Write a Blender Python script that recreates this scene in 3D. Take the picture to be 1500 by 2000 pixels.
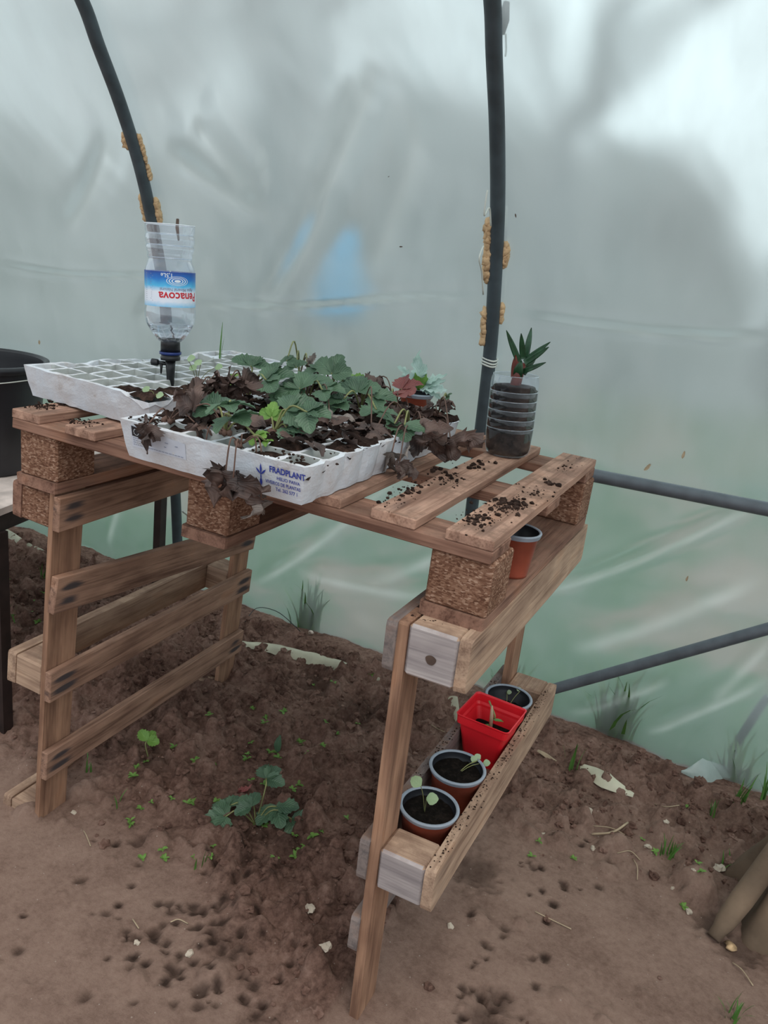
import bpy, bmesh, math, random
import numpy as np
from mathutils import Vector, Matrix, noise as mn

for o in list(bpy.data.objects): bpy.data.objects.remove(o)
C = bpy.context.scene.collection
scn = bpy.context.scene
random.seed(7); RNG = np.random.RandomState(11)

# ------------------------------------------------------------------ camera
FPX = 1571.81
CAM = Vector((1.12833, -0.933, 1.15588))
RW2C = Matrix(((0.88712, 0.44513, 0.12199), (-0.24502, 0.23022, 0.94179), (0.39114, -0.86537, 0.3133)))
cd = bpy.data.cameras.new('camera'); cam = bpy.data.objects.new('camera', cd); C.objects.link(cam)
cam.matrix_world = Matrix.Translation(CAM) @ RW2C.transposed().to_4x4()
cd.sensor_fit = 'VERTICAL'; cd.sensor_height = 24.0; cd.lens = FPX / 2000 * 24.0
cd.clip_start = 0.02; cd.clip_end = 300
scn.camera = cam

# ------------------------------------------------------------------ light and exposure
scn.view_settings.view_transform = 'Standard'; scn.view_settings.look = 'None'
scn.view_settings.gamma = 1.0; scn.view_settings.use_curve_mapping = False
scn.view_settings.exposure = 0.14
SUN_DIR = Vector((0.02, 0.93, 0.42)).normalized()      # towards the bright part of the overcast sky
w = bpy.data.worlds.new('world'); scn.world = w; w.use_nodes = True
nt = w.node_tree; nt.nodes.clear()
geo = nt.nodes.new('ShaderNodeTexCoord')
dot = nt.nodes.new('ShaderNodeVectorMath'); dot.operation = 'DOT_PRODUCT'; dot.inputs[1].default_value = SUN_DIR
nrm = nt.nodes.new('ShaderNodeVectorMath'); nrm.operation = 'NORMALIZE'
nt.links.new(geo.outputs['Generated'], nrm.inputs[0]); nt.links.new(nrm.outputs[0], dot.inputs[0])
glow = nt.nodes.new('ShaderNodeMapRange'); glow.interpolation_type = 'SMOOTHSTEP'
for k, v in zip(('From Min', 'From Max', 'To Min', 'To Max'), (0.88, 1.0, 0.0, 1.0)): glow.inputs[k].default_value = v
nt.links.new(dot.outputs['Value'], glow.inputs['Value'])
cn = nt.nodes.new('ShaderNodeTexNoise'); cn.inputs['Scale'].default_value = 2.2; cn.inputs['Detail'].default_value = 5
nt.links.new(nrm.outputs[0], cn.inputs['Vector'])
cr = nt.nodes.new('ShaderNodeMapRange')
for k, v in zip(('From Min', 'From Max', 'To Min', 'To Max'), (0.3, 0.7, 0.75, 1.15)): cr.inputs[k].default_value = v
nt.links.new(cn.outputs[0], cr.inputs['Value'])
ad = nt.nodes.new('ShaderNodeMath'); ad.operation = 'ADD'
nt.links.new(cr.outputs[0], ad.inputs[0]); nt.links.new(glow.outputs[0], ad.inputs[1])
bgn = nt.nodes.new('ShaderNodeBackground'); bgn.inputs['Color'].default_value = (0.85, 0.94, 1.0, 1)
nt.links.new(ad.outputs[0], bgn.inputs['Strength'])
wo = nt.nodes.new('ShaderNodeOutputWorld'); nt.links.new(bgn.outputs[0], wo.inputs[0])
sd = bpy.data.lights.new('sun', 'SUN'); sd.energy = 1.25; sd.angle = math.radians(40); sd.color = (1.0, 0.93, 0.86)
so = bpy.data.objects.new('sun', sd); C.objects.link(so); so.location = (2, 0, 4)
so.rotation_euler = Vector((0.25, -0.25, 0.9)).to_track_quat('Z', 'Y').to_euler()

# ------------------------------------------------------------------ pixel rays used as a surveying aid
def ray(x, y): return RW2C.transposed() @ Vector(((x-750)/FPX, -(y-1000)/FPX, -1.0))
def at(x, y, ax, v):
    d = ray(x, y); return CAM + d*((v-CAM[ax])/d[ax])
def atz(x, y, z): return at(x, y, 2, z)
def aty(x, y, v): return at(x, y, 1, v)

# ------------------------------------------------------------------ materials
def newmat(name):
    m = bpy.data.materials.new(name); m.use_nodes = True
    n = m.node_tree; b = n.nodes['Principled BSDF']; return m, n, b
def N(n, t, **kw):
    x = n.nodes.new(t)
    for k, v in kw.items():
        if k in x.inputs.keys(): x.inputs[k].default_value = v
        else: setattr(x, k, v)
    return x
def ramp(n, src, stops):
    r = n.nodes.new('ShaderNodeValToRGB'); e = r.color_ramp.elements
    while len(e) < len(stops): e.new(0.5)
    for i, (p, c) in enumerate(stops): e[i].position = p; e[i].color = (*c, 1)
    n.links.new(src, r.inputs[0]); return r
def mixc(n, fac, a, b, mode='MIX'):
    x = n.nodes.new('ShaderNodeMix'); x.data_type = 'RGBA'; x.blend_type = mode
    for i, s in ((0, fac), (6, a), (7, b)):
        if hasattr(s, 'is_linked') or hasattr(s, 'links'): n.links.new(s, x.inputs[i])
        elif isinstance(s, (int, float)): x.inputs[i].default_value = s
        else: x.inputs[i].default_value = (*s, 1)
    return x.outputs[2]
def mth(n, op, a, b=None, clamp=False):
    x = n.nodes.new('ShaderNodeMath'); x.operation = op; x.use_clamp = clamp
    for i, s in enumerate((a, b)):
        if s is None: continue
        if isinstance(s, (int, float)): x.inputs[i].default_value = s
        else: n.links.new(s, x.inputs[i])
    return x.outputs[0]
def simple(name, col, rough=0.6, metal=0.0, noise=0.0, nscale=20, bump=0.0, bscale=60, spec=0.5, sss=0.0):
    m, n, b = newmat(name)
    b.inputs['Roughness'].default_value = rough; b.inputs['Metallic'].default_value = metal
    b.inputs['Specular IOR Level'].default_value = spec
    tc = N(n, 'ShaderNodeTexCoord')
    if noise > 0:
        t = N(n, 'ShaderNodeTexNoise', Scale=nscale, Detail=6.0); n.links.new(tc.outputs['Object'], t.inputs['Vector'])
        r = ramp(n, t.outputs[0], [(0.3, [c*(1-noise) for c in col]), (0.7, [min(1, c*(1+noise*0.7)) for c in col])])
        n.links.new(r.outputs[0], b.inputs['Base Color'])
    else: b.inputs['Base Color'].default_value = (*col, 1)
    if bump > 0:
        t = N(n, 'ShaderNodeTexNoise', Scale=bscale, Detail=5.0); n.links.new(tc.outputs['Object'], t.inputs['Vector'])
        u = N(n, 'ShaderNodeBump', Strength=bump, Distance=0.004); n.links.new(t.outputs[0], u.inputs['Height'])
        n.links.new(u.outputs[0], b.inputs['Normal'])
    return m

def wood(name, light, dark, grey=0.0, dirt=0.35, stain=1.0):
    """grain follows the 'gl' attribute (board-local metres), nail stains the 'gd' attribute (half length, half width, seed)"""
    m, n, b = newmat(name); L = n.links
    gl = N(n, 'ShaderNodeAttribute', attribute_name='gl'); gd = N(n, 'ShaderNodeAttribute', attribute_name='gd')
    sd_ = N(n, 'ShaderNodeSeparateXYZ'); L.new(gd.outputs['Vector'], sd_.inputs[0])
    sl = N(n, 'ShaderNodeSeparateXYZ'); L.new(gl.outputs['Vector'], sl.inputs[0])
    off = N(n, 'ShaderNodeCombineXYZ')
    for i, k in enumerate((7.3, 3.1, 5.7)): L.new(mth(n, 'MULTIPLY', sd_.outputs[2], k), off.inputs[i])
    vm = N(n, 'ShaderNodeVectorMath', operation='MULTIPLY'); L.new(gl.outputs['Vector'], vm.inputs[0]); vm.inputs[1].default_value = (5, 60, 60)
    va = N(n, 'ShaderNodeVectorMath', operation='ADD'); L.new(vm.outputs[0], va.inputs[0]); L.new(off.outputs[0], va.inputs[1])
    g1 = N(n, 'ShaderNodeTexNoise', Scale=1.0, Detail=6.0, Distortion=0.6); L.new(va.outputs[0], g1.inputs['Vector'])
    vm2 = N(n, 'ShaderNodeVectorMath', operation='MULTIPLY'); L.new(gl.outputs['Vector'], vm2.inputs[0]); vm2.inputs[1].default_value = (9, 330, 330)
    va2 = N(n, 'ShaderNodeVectorMath', operation='ADD'); L.new(vm2.outputs[0], va2.inputs[0]); L.new(off.outputs[0], va2.inputs[1])
    g2 = N(n, 'ShaderNodeTexNoise', Scale=1.0, Detail=3.0); L.new(va2.outputs[0], g2.inputs['Vector'])
    vm3 = N(n, 'ShaderNodeVectorMath', operation='MULTIPLY'); L.new(gl.outputs['Vector'], vm3.inputs[0]); vm3.inputs[1].default_value = (9, 22, 22)
    va3 = N(n, 'ShaderNodeVectorMath', operation='ADD'); L.new(vm3.outputs[0], va3.inputs[0]); L.new(off.outputs[0], va3.inputs[1])
    g3 = N(n, 'ShaderNodeTexNoise', Scale=1.0, Detail=3.0); L.new(va3.outputs[0], g3.inputs['Vector'])
    gm = mth(n, 'ADD', mth(n, 'MULTIPLY', g1.outputs[0], 0.65), mth(n, 'MULTIPLY', g2.outputs[0], 0.35))
    base = ramp(n, gm, [(0.36, dark), (0.52, light), (0.66, [min(1, c*1.22) for c in light])]).outputs[0]
    blot = ramp(n, g3.outputs[0], [(0.35, (0.62, 0.55, 0.52)), (0.62, (1.08, 1.05, 1.0))]).outputs[0]
    col = mixc(n, 0.75, base, blot, 'MULTIPLY')
    # orange resin blotches
    orf = ramp(n, g3.outputs[0], [(0.60, (0, 0, 0)), (0.72, (1, 1, 1))]).outputs[0]
    sep = N(n, 'ShaderNodeSeparateColor'); L.new(orf, sep.inputs[0])
    col = mixc(n, mth(n, 'MULTIPLY', sep.outputs[0], 0.22*(1-grey)), col, (0.40, 0.16, 0.07))
    if stain > 0:      # grey-black stains round the nails near both ends
        d = mth(n, 'SUBTRACT', sd_.outputs[0], mth(n, 'ABSOLUTE', sl.outputs[0]))
        v = mth(n, 'DIVIDE', sl.outputs[1], mth(n, 'MAXIMUM', sd_.outputs[1], 0.001))
        vv = mth(n, 'ABSOLUTE', mth(n, 'SUBTRACT', mth(n, 'ABSOLUTE', v), 0.38))
        dd = mth(n, 'ABSOLUTE', mth(n, 'SUBTRACT', d, 0.034))
        e = mth(n, 'SQRT', mth(n, 'ADD', mth(n, 'POWER', mth(n, 'DIVIDE', dd, 0.030), 2), mth(n, 'POWER', mth(n, 'DIVIDE', vv, 0.26), 2)))
        e = mth(n, 'ADD', e, mth(n, 'MULTIPLY', mth(n, 'SUBTRACT', g1.outputs[0], 0.5), 2.2))
        f = N(n, 'ShaderNodeMapRange', interpolation_type='SMOOTHSTEP')
        for k, q in zip(('From Min', 'From Max', 'To Min', 'To Max'), (0.45, 1.25, 0.95*stain, 0.0)): f.inputs[k].default_value = q
        L.new(e, f.inputs['Value']); col = mixc(n, f.outputs[0], col, (0.055, 0.047, 0.05))
    if grey > 0: col = mixc(n, grey, col, (0.36, 0.35, 0.37))
    # settled soil dust on upward faces
    ge = N(n, 'ShaderNodeNewGeometry'); sz = N(n, 'ShaderNodeSeparateXYZ'); L.new(ge.outputs['Normal'], sz.inputs[0])
    tc = N(n, 'ShaderNodeTexCoord'); dn = N(n, 'ShaderNodeTexNoise', Scale=26.0, Detail=8.0, Roughness=0.7); L.new(tc.outputs['Object'], dn.inputs['Vector'])
    dr = N(n, 'ShaderNodeMapRange'); 
    for k, q in zip(('From Min', 'From Max', 'To Min', 'To Max'), (0.45, 0.60, 0.0, 1.0)): dr.inputs[k].default_value = q
    L.new(dn.outputs[0], dr.inputs['Value'])
    up = mth(n, 'MULTIPLY', mth(n, 'GREATER_THAN', sz.outputs[2], 0.7), dr.outputs[0])
    col = mixc(n, mth(n, 'MULTIPLY', up, dirt), col, (0.20, 0.12, 0.085))
    L.new(col, b.inputs['Base Color']); b.inputs['Roughness'].default_value = 0.85; b.inputs['Specular IOR Level'].default_value = 0.2
    bu = N(n, 'ShaderNodeBump', Strength=0.5, Distance=0.0015); L.new(gm, bu.inputs['Height']); L.new(bu.outputs[0], b.inputs['Normal'])
    return m

M = {}
def lawnmat():
    m, n, b = newmat('lawn'); L = n.links; tc = N(n, 'ShaderNodeTexCoord')
    a = N(n, 'ShaderNodeTexNoise', Scale=1.1, Detail=5.0, Roughness=0.6); L.new(tc.outputs['Object'], a.inputs['Vector'])
    r = ramp(n, a.outputs[0], [(0.36, (0.065, 0.145, 0.080)), (0.48, (0.105, 0.185, 0.115)), (0.56, (0.25, 0.22, 0.18)), (0.70, (0.36, 0.30, 0.26))])
    L.new(r.outputs[0], b.inputs['Base Color']); b.inputs['Roughness'].default_value = 0.95; b.inputs['Specular IOR Level'].default_value = 0.1; return m
M['deck'] = wood('deck_wood', (0.44, 0.275, 0.205), (0.23, 0.13, 0.092), dirt=0.75, stain=0.3)
M['string'] = wood('stringer_wood', (0.30, 0.172, 0.125), (0.15, 0.078, 0.056), dirt=0.6, stain=0.0)
M['slat'] = wood('slat_wood', (0.35, 0.215, 0.155), (0.17, 0.096, 0.068), dirt=0.3, stain=1.0)
M['post'] = wood('post_wood', (0.35, 0.205, 0.135), (0.21, 0.118, 0.080), dirt=0.3, stain=0.0)
M['pale'] = wood('pale_wood', (0.44, 0.31, 0.225), (0.27, 0.175, 0.125), dirt=0.5, stain=0.2)
M['darkgrey'] = wood('dark_weathered_wood', (0.20, 0.155, 0.135), (0.10, 0.078, 0.07), grey=0.15, dirt=0.8, stain=0.0)
M['greywood'] = wood('grey_weathered_wood', (0.46, 0.40, 0.38), (0.27, 0.22, 0.21), grey=0.32, dirt=0.3, stain=0.0)

def chip():
    m, n, b = newmat('chipboard'); L = n.links
    tc = N(n, 'ShaderNodeTexCoord'); v = N(n, 'ShaderNodeTexVoronoi', Scale=230.0); 
    mp = N(n, 'ShaderNodeMapping'); mp.inputs['Scale'].default_value = (1, 1, 2.2); mp.inputs['Rotation'].default_value = (0.3, 0.5, 0.4)
    L.new(tc.outputs['Object'], mp.inputs[0]); L.new(mp.outputs[0], v.inputs['Vector'])
    s = N(n, 'ShaderNodeSeparateColor'); L.new(v.outputs['Color'], s.inputs[0])
    r = ramp(n, s.outputs[0], [(0.0, (0.13, 0.062, 0.038)), (0.45, (0.235, 0.125, 0.08)), (0.8, (0.32, 0.19, 0.125)), (1.0, (0.47, 0.32, 0.23))])
    t = N(n, 'ShaderNodeTexNoise', Scale=14.0, Detail=4.0); L.new(tc.outputs['Object'], t.inputs['Vector'])
    r2 = ramp(n, t.outputs[0], [(0.3, (0.68, 0.6, 0.56)), (0.7, (1.05, 1.0, 1.0))])
    L.new(mixc(n, 0.8, r.outputs[0], r2.outputs[0], 'MULTIPLY'), b.inputs['Base Color'])
    b.inputs['Roughness'].default_value = 0.9; b.inputs['Specular IOR Level'].default_value = 0.15
    bu = N(n, 'ShaderNodeBump', Strength=0.8, Distance=0.002); L.new(s.outputs[1], bu.inputs['Height']); L.new(bu.outputs[0], b.inputs['Normal'])
    return m
M['chip'] = chip()

def soilmat(name, path=True, stops=None):
    m, n, b = newmat(name); L = n.links
    tc = N(n, 'ShaderNodeTexCoord')
    a = N(n, 'ShaderNodeTexNoise', Scale=9.0, Detail=10.0, Roughness=0.65); L.new(tc.outputs['Object'], a.inputs['Vector'])
    c = N(n, 'ShaderNodeTexNoise', Scale=90.0, Detail=6.0, Roughness=0.7); L.new(tc.outputs['Object'], c.inputs['Vector'])
    mixv = mth(n, 'ADD', mth(n, 'MULTIPLY', a.outputs[0], 0.55), mth(n, 'MULTIPLY', c.outputs[0], 0.45))
    bed = ramp(n, mixv, stops or [(0.38, (0.095, 0.050, 0.038)), (0.5, (0.245, 0.140, 0.106)), (0.62, (0.38, 0.24, 0.188))]).outputs[0]
    col = bed
    if path:
        pth = ramp(n, mixv, [(0.36, (0.26, 0.163, 0.124)), (0.5, (0.36, 0.238, 0.184)), (0.66, (0.43, 0.292, 0.226))]).outputs[0]
        at_ = N(n, 'ShaderNodeAttribute', attribute_name='path'); col = mixc(n, at_.outputs['Fac'], bed, pth)
        wt = N(n, 'ShaderNodeAttribute', attribute_name='pockdark')       # darker colour in the pock marks
        col = mixc(n, mth(n, 'MULTIPLY', wt.outputs['Fac'], 0.95), col, (0.042, 0.025, 0.019))
        v = N(n, 'ShaderNodeTexVoronoi', Scale=42.0); L.new(tc.outputs['Object'], v.inputs['Vector'])
        sp = mth(n, 'LESS_THAN', v.outputs['Distance'], 0.055)
        col = mixc(n, mth(n, 'MULTIPLY', sp, 0.6), col, (0.6, 0.5, 0.42))
    L.new(col, b.inputs['Base Color']); b.inputs['Roughness'].default_value = 0.95; b.inputs['Specular IOR Level'].default_value = 0.12
    c2 = N(n, 'ShaderNodeTexNoise', Scale=120.0, Detail=8.0, Roughness=0.8); L.new(tc.outputs['Object'], c2.inputs['Vector'])
    bu = N(n, 'ShaderNodeBump', Strength=1.0, Distance=0.006); L.new(c2.outputs[0], bu.inputs['Height']); L.new(bu.outputs[0], b.inputs['Normal'])
    return m
M['soil'] = soilmat('garden_soil')
M['clod'] = soilmat('soil_clod', False)
M['potsoil'] = soilmat('potting_soil', False, [(0.36, (0.003, 0.002, 0.002)), (0.5, (0.012, 0.009, 0.007)), (0.68, (0.06, 0.042, 0.033))])
M['traysoil'] = soilmat('tray_soil', False, [(0.36, (0.014, 0.008, 0.006)), (0.5, (0.045, 0.026, 0.02)), (0.66, (0.15, 0.09, 0.068))])
M['stone'] = simple('pale_stone', (0.50, 0.42, 0.33), 0.8, noise=0.25, nscale=60)
M['straw'] = simple('straw', (0.42, 0.32, 0.21), 0.8, noise=0.25, nscale=40)
M['black'] = simple('black_plastic', (0.012, 0.012, 0.014), 0.38, noise=0.3, nscale=30)
M['bucket'] = simple('bucket_plastic', (0.018, 0.018, 0.022), 0.42, noise=0.35, nscale=14)
M['blue'] = simple('blue_ring_plastic', (0.01, 0.03, 0.16), 0.4)
M['terra'] = simple('terracotta_plastic', (0.30, 0.062, 0.032), 0.5, noise=0.25, nscale=30)
M['potrim'] = simple('pot_rim_plastic', (0.27, 0.31, 0.36), 0.45, noise=0.15, nscale=50)
M['potin'] = simple('pot_inner_plastic', (0.015, 0.016, 0.02), 0.4)
M['red'] = simple('red_plastic', (0.72, 0.012, 0.022), 0.42, noise=0.12, nscale=20)
M['pipe'] = simple('grey_pipe', (0.045, 0.062, 0.072), 0.5, noise=0.28, nscale=25, bump=0.15)
M['pipe2'] = simple('blue_grey_pipe', (0.10, 0.115, 0.13), 0.45, noise=0.25, nscale=25, bump=0.1)
M['metal'] = simple('dark_rusty_metal', (0.028, 0.016, 0.014), 0.6, 0.2, noise=0.4, nscale=30)
M['foamglue'] = simple('expanding_foam', (0.66, 0.44, 0.24), 0.7, noise=0.25, nscale=60, bump=0.8, bscale=90)
M['benchtop'] = simple('dusty_board', (0.62, 0.52, 0.47), 0.8, noise=0.3, nscale=22)
M['sheet'] = simple('old_plastic_sheet', (0.52, 0.49, 0.36), 0.5, noise=0.25, nscale=14, bump=0.3, bscale=30)
M['tape'] = simple('clear_tape', (0.62, 0.64, 0.58), 0.35, noise=0.1, nscale=30)
M['flap'] = simple('film_flap', (0.36, 0.43, 0.40), 0.3, noise=0.15, nscale=20)
M['white'] = simple('paper_label', (0.62, 0.66, 0.74), 0.6, noise=0.08, nscale=30)
M['ink'] = simple('blue_ink', (0.03, 0.05, 0.32), 0.6)
M['dark'] = simple('black_ink', (0.015, 0.015, 0.02), 0.6)
M['greyink'] = simple('grey_ink', (0.30, 0.33, 0.42), 0.6)
M['redink'] = simple('red_print', (0.60, 0.015, 0.03), 0.5)
M['whiteink'] = simple('white_print', (0.80, 0.86, 0.92), 0.5)
M['twig'] = simple('twig', (0.09, 0.055, 0.04), 0.8, noise=0.3, nscale=60)
M['stump'] = simple('weathered_stump_wood', (0.17, 0.115, 0.075), 0.9, noise=0.45, nscale=9, bump=0.9, bscale=22)
M['shell'] = simple('snail_shell', (0.62, 0.50, 0.42), 0.5, noise=0.2, nscale=90)

def foam():
    m, n, b = newmat('polystyrene'); L = n.links
    tc = N(n, 'ShaderNodeTexCoord')
    t = N(n, 'ShaderNodeTexNoise', Scale=16.0, Detail=9.0, Roughness=0.72); L.new(tc.outputs['Object'], t.inputs['Vector'])
    r = ramp(n, t.outputs[0], [(0.40, (0.66, 0.70, 0.75)), (0.60, (0.60, 0.59, 0.60)), (0.70, (0.40, 0.34, 0.30))])
    L.new(r.outputs[0], b.inputs['Base Color']); b.inputs['Roughness'].default_value = 0.75
    v = N(n, 'ShaderNodeTexVoronoi', Scale=300.0); L.new(tc.outputs['Object'], v.inputs['Vector'])
    bu = N(n, 'ShaderNodeBump', Strength=0.25, Distance=0.001); L.new(v.outputs['Distance'], bu.inputs['Height']); L.new(bu.outputs[0], b.inputs['Normal'])
    return m
M['foam'] = foam()
M['foamin'] = simple('cell_polystyrene', (0.42, 0.44, 0.42), 0.8, noise=0.3, nscale=30)  # darker grey polystyrene for the inside of the tray cells

def leafmat(name, c1, c2, rough=0.45, vein=0.35, trans=0.25):
    m, n, b = newmat(name); L = n.links
    uv = N(n, 'ShaderNodeUVMap'); s = N(n, 'ShaderNodeSeparateXYZ'); L.new(uv.outputs[0], s.inputs[0])
    oi = N(n, 'ShaderNodeObjectInfo')
    au = mth(n, 'ABSOLUTE', mth(n, 'SUBTRACT', s.outputs[0], 0.5))
    k = mth(n, 'SUBTRACT', mth(n, 'MULTIPLY', s.outputs[1], 8.0), mth(n, 'MULTIPLY', au, 7.0))
    fr = mth(n, 'ABSOLUTE', mth(n, 'SUBTRACT', mth(n, 'FRACT', k), 0.5))
    side = mth(n, 'LESS_THAN', fr, 0.09); mid = mth(n, 'LESS_THAN', au, 0.02)
    vn = mth(n, 'MAXIMUM', side, mid)
    tc = N(n, 'ShaderNodeTexCoord'); t = N(n, 'ShaderNodeTexNoise', Scale=22.0, Detail=5.0); L.new(tc.outputs['Object'], t.inputs['Vector'])
    col = ramp(n, t.outputs[0], [(0.33, c1), (0.66, c2)]).outputs[0]
    col = mixc(n, mth(n, 'MULTIPLY', vn, vein), col, [min(1, c*1.9+0.02) for c in c2])
    L.new(col, b.inputs['Base Color']); b.inputs['Roughness'].default_value = rough
    bu = N(n, 'ShaderNodeBump', Strength=0.4, Distance=0.002); L.new(fr, bu.inputs['Height']); L.new(bu.outputs[0], b.inputs['Normal'])
    tr = N(n, 'ShaderNodeBsdfTranslucent'); L.new(col, tr.inputs['Color'])
    mx = N(n, 'ShaderNodeMixShader'); mx.inputs[0].default_value = trans
    L.new(b.outputs[0], mx.inputs[1]); L.new(tr.outputs[0], mx.inputs[2]); L.new(mx.outputs[0], n.nodes['Material Output'].inputs[0])
    return m
M['leaf'] = leafmat('strawberry_leaf', (0.042, 0.092, 0.050), (0.115, 0.20, 0.115), 0.4, 0.3)
M['leafy'] = leafmat('young_leaf', (0.12, 0.26, 0.04), (0.22, 0.40, 0.08))
M['dry'] = leafmat('dry_leaf', (0.018, 0.012, 0.011), (0.13, 0.078, 0.062), 0.6, 0.12, 0.05)
M['dryg'] = leafmat('grey_dry_leaf', (0.11, 0.095, 0.085), (0.30, 0.25, 0.22), 0.7, 0.2, 0.1)
M['redleaf'] = leafmat('red_leaf', (0.17, 0.03, 0.035), (0.30, 0.10, 0.085), 0.5)
M['stalk'] = simple('leaf_stalk', (0.23, 0.24, 0.09), 0.6, noise=0.35, nscale=40)
M['drystalk'] = simple('dry_stalk', (0.13, 0.07, 0.05), 0.7, noise=0.3, nscale=40)
M['grass'] = simple('grass_blade', (0.09, 0.22, 0.04), 0.5, noise=0.35, nscale=12)
M['seed'] = leafmat('seedling_leaf', (0.30, 0.44, 0.22), (0.42, 0.55, 0.33), 0.5, 0.1)
M['cabb'] = leafmat('cabbage_leaf', (0.38, 0.55, 0.47), (0.55, 0.72, 0.66), 0.5, 0.2)
M['succ'] = simple('succulent_leaf', (0.022, 0.075, 0.032), 0.35, noise=0.5, nscale=60)
M['succr'] = simple('succulent_red_leaf', (0.16, 0.03, 0.02), 0.5, noise=0.4, nscale=40)
M['stumpgreen'] = lawnmat()
M['hedge'] = simple('hedge_green', (0.25, 0.28, 0.28), 0.9, noise=0.3, nscale=0.6)
M['bark'] = simple('tree_bark', (0.17, 0.21, 0.22), 0.9, noise=0.2, nscale=6)
M['barrel'] = simple('blue_barrel', (0.0, 0.42, 0.80), 0.5, spec=0.1)

def film():
    m, n, b = newmat('greenhouse_film'); L = n.links; n.nodes.remove(b)
    tc = N(n, 'ShaderNodeTexCoord')
    t = N(n, 'ShaderNodeTexNoise', Scale=1.6, Detail=4.0, Roughness=0.5); L.new(tc.outputs['Object'], t.inputs['Vector'])
    mp = N(n, 'ShaderNodeMapping'); mp.inputs['Scale'].default_value = (2.2, 1, 0.9); mp.inputs['Rotation'].default_value = (0, 0.6, 0)
    L.new(tc.outputs['Object'], mp.inputs[0])
    t2 = N(n, 'ShaderNodeTexNoise', Scale=6.0, Detail=6.0, Roughness=0.6); L.new(mp.outputs[0], t2.inputs['Vector'])
    rf = N(n, 'ShaderNodeBsdfRefraction', Roughness=0.36, IOR=1.16); rf.inputs['Color'].default_value = (0.84, 0.93, 0.90, 1)
    tr = N(n, 'ShaderNodeBsdfTranslucent'); tr.inputs['Color'].default_value = (0.70, 0.75, 0.75, 1)
    df = N(n, 'ShaderNodeBsdfDiffuse'); df.inputs['Color'].default_value = (0.54, 0.60, 0.59, 1)
    gl = N(n, 'ShaderNodeBsdfGlossy', Roughness=0.22); gl.inputs['Color'].default_value = (0.9, 0.95, 0.95, 1)
    a = N(n, 'ShaderNodeMixShader'); a.inputs[0].default_value = 0.4; L.new(tr.outputs[0], a.inputs[1]); L.new(df.outputs[0], a.inputs[2])
    mm = N(n, 'ShaderNodeMapRange')
    for k, q in zip(('From Min', 'From Max', 'To Min', 'To Max'), (0.38, 0.62, -0.10, 0.13)): mm.inputs[k].default_value = q
    L.new(mth(n, 'ADD', mth(n, 'MULTIPLY', t.outputs[0], 0.6), mth(n, 'MULTIPLY', t2.outputs[0], 0.4)), mm.inputs['Value'])
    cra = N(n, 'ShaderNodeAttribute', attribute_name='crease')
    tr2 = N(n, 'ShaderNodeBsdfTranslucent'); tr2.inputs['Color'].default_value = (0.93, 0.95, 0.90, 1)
    sz_ = N(n, 'ShaderNodeSeparateXYZ'); L.new(tc.outputs['Object'], sz_.inputs[0]); hz = N(n, 'ShaderNodeMapRange')
    for k, q in zip(('From Min', 'From Max', 'To Min', 'To Max'), (0.2, 1.3, 0.34, 0.64)): hz.inputs[k].default_value = q
    L.new(sz_.outputs[2], hz.inputs['Value'])
    c = N(n, 'ShaderNodeMixShader'); L.new(mth(n, 'ADD', mm.outputs[0], hz.outputs[0], True), c.inputs[0]); L.new(rf.outputs[0], c.inputs[1]); L.new(a.outputs[0], c.inputs[2])
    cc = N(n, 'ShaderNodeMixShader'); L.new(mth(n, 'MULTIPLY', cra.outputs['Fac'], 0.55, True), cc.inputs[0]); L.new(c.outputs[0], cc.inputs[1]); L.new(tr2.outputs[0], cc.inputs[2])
    g = N(n, 'ShaderNodeMixShader'); g.inputs[0].default_value = 0.07; L.new(cc.outputs[0], g.inputs[1]); L.new(gl.outputs[0], g.inputs[2])
    bu = N(n, 'ShaderNodeBump', Strength=0.25, Distance=0.01); L.new(t2.outputs[0], bu.inputs['Height']); L.new(bu.outputs[0], gl.inputs['Normal'])
    L.new(g.outputs[0], n.nodes['Material Output'].inputs[0]); return m
M['film'] = film()

def clear(name, col=(0.93, 0.96, 1.0), gloss=0.16, rough=0.06, haze=0.10):
    m, n, b = newmat(name); L = n.links; n.nodes.remove(b)
    t = N(n, 'ShaderNodeBsdfTransparent'); t.inputs[0].default_value = (*col, 1)
    g = N(n, 'ShaderNodeBsdfGlossy', Roughness=rough); g.inputs[0].default_value = (1, 1, 1, 1)
    d = N(n, 'ShaderNodeBsdfDiffuse'); d.inputs[0].default_value = (0.75, 0.80, 0.86, 1)
    lw = N(n, 'ShaderNodeLayerWeight', Blend=0.35)
    f = mth(n, 'ADD', mth(n, 'MULTIPLY', lw.outputs['Facing'], 0.40), gloss*0.5, True)
    h = N(n, 'ShaderNodeMixShader'); h.inputs[0].default_value = haze; L.new(t.outputs[0], h.inputs[1]); L.new(d.outputs[0], h.inputs[2])
    s = N(n, 'ShaderNodeMixShader'); L.new(f, s.inputs[0]); L.new(h.outputs[0], s.inputs[1]); L.new(g.outputs[0], s.inputs[2])
    L.new(s.outputs[0], n.nodes['Material Output'].inputs[0]); return m
M['pet'] = clear('clear_bottle_plastic')
M['pet2'] = clear('clear_jar_plastic', haze=0.02, gloss=0.05, rough=0.12)
def water():
    m, n, b = newmat('water'); b.inputs['Base Color'].default_value = (0.90, 0.95, 1, 1); b.inputs['Roughness'].default_value = 0.0
    b.inputs['Transmission Weight'].default_value = 1.0; b.inputs['IOR'].default_value = 1.33; return m
M['water'] = water()
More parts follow.
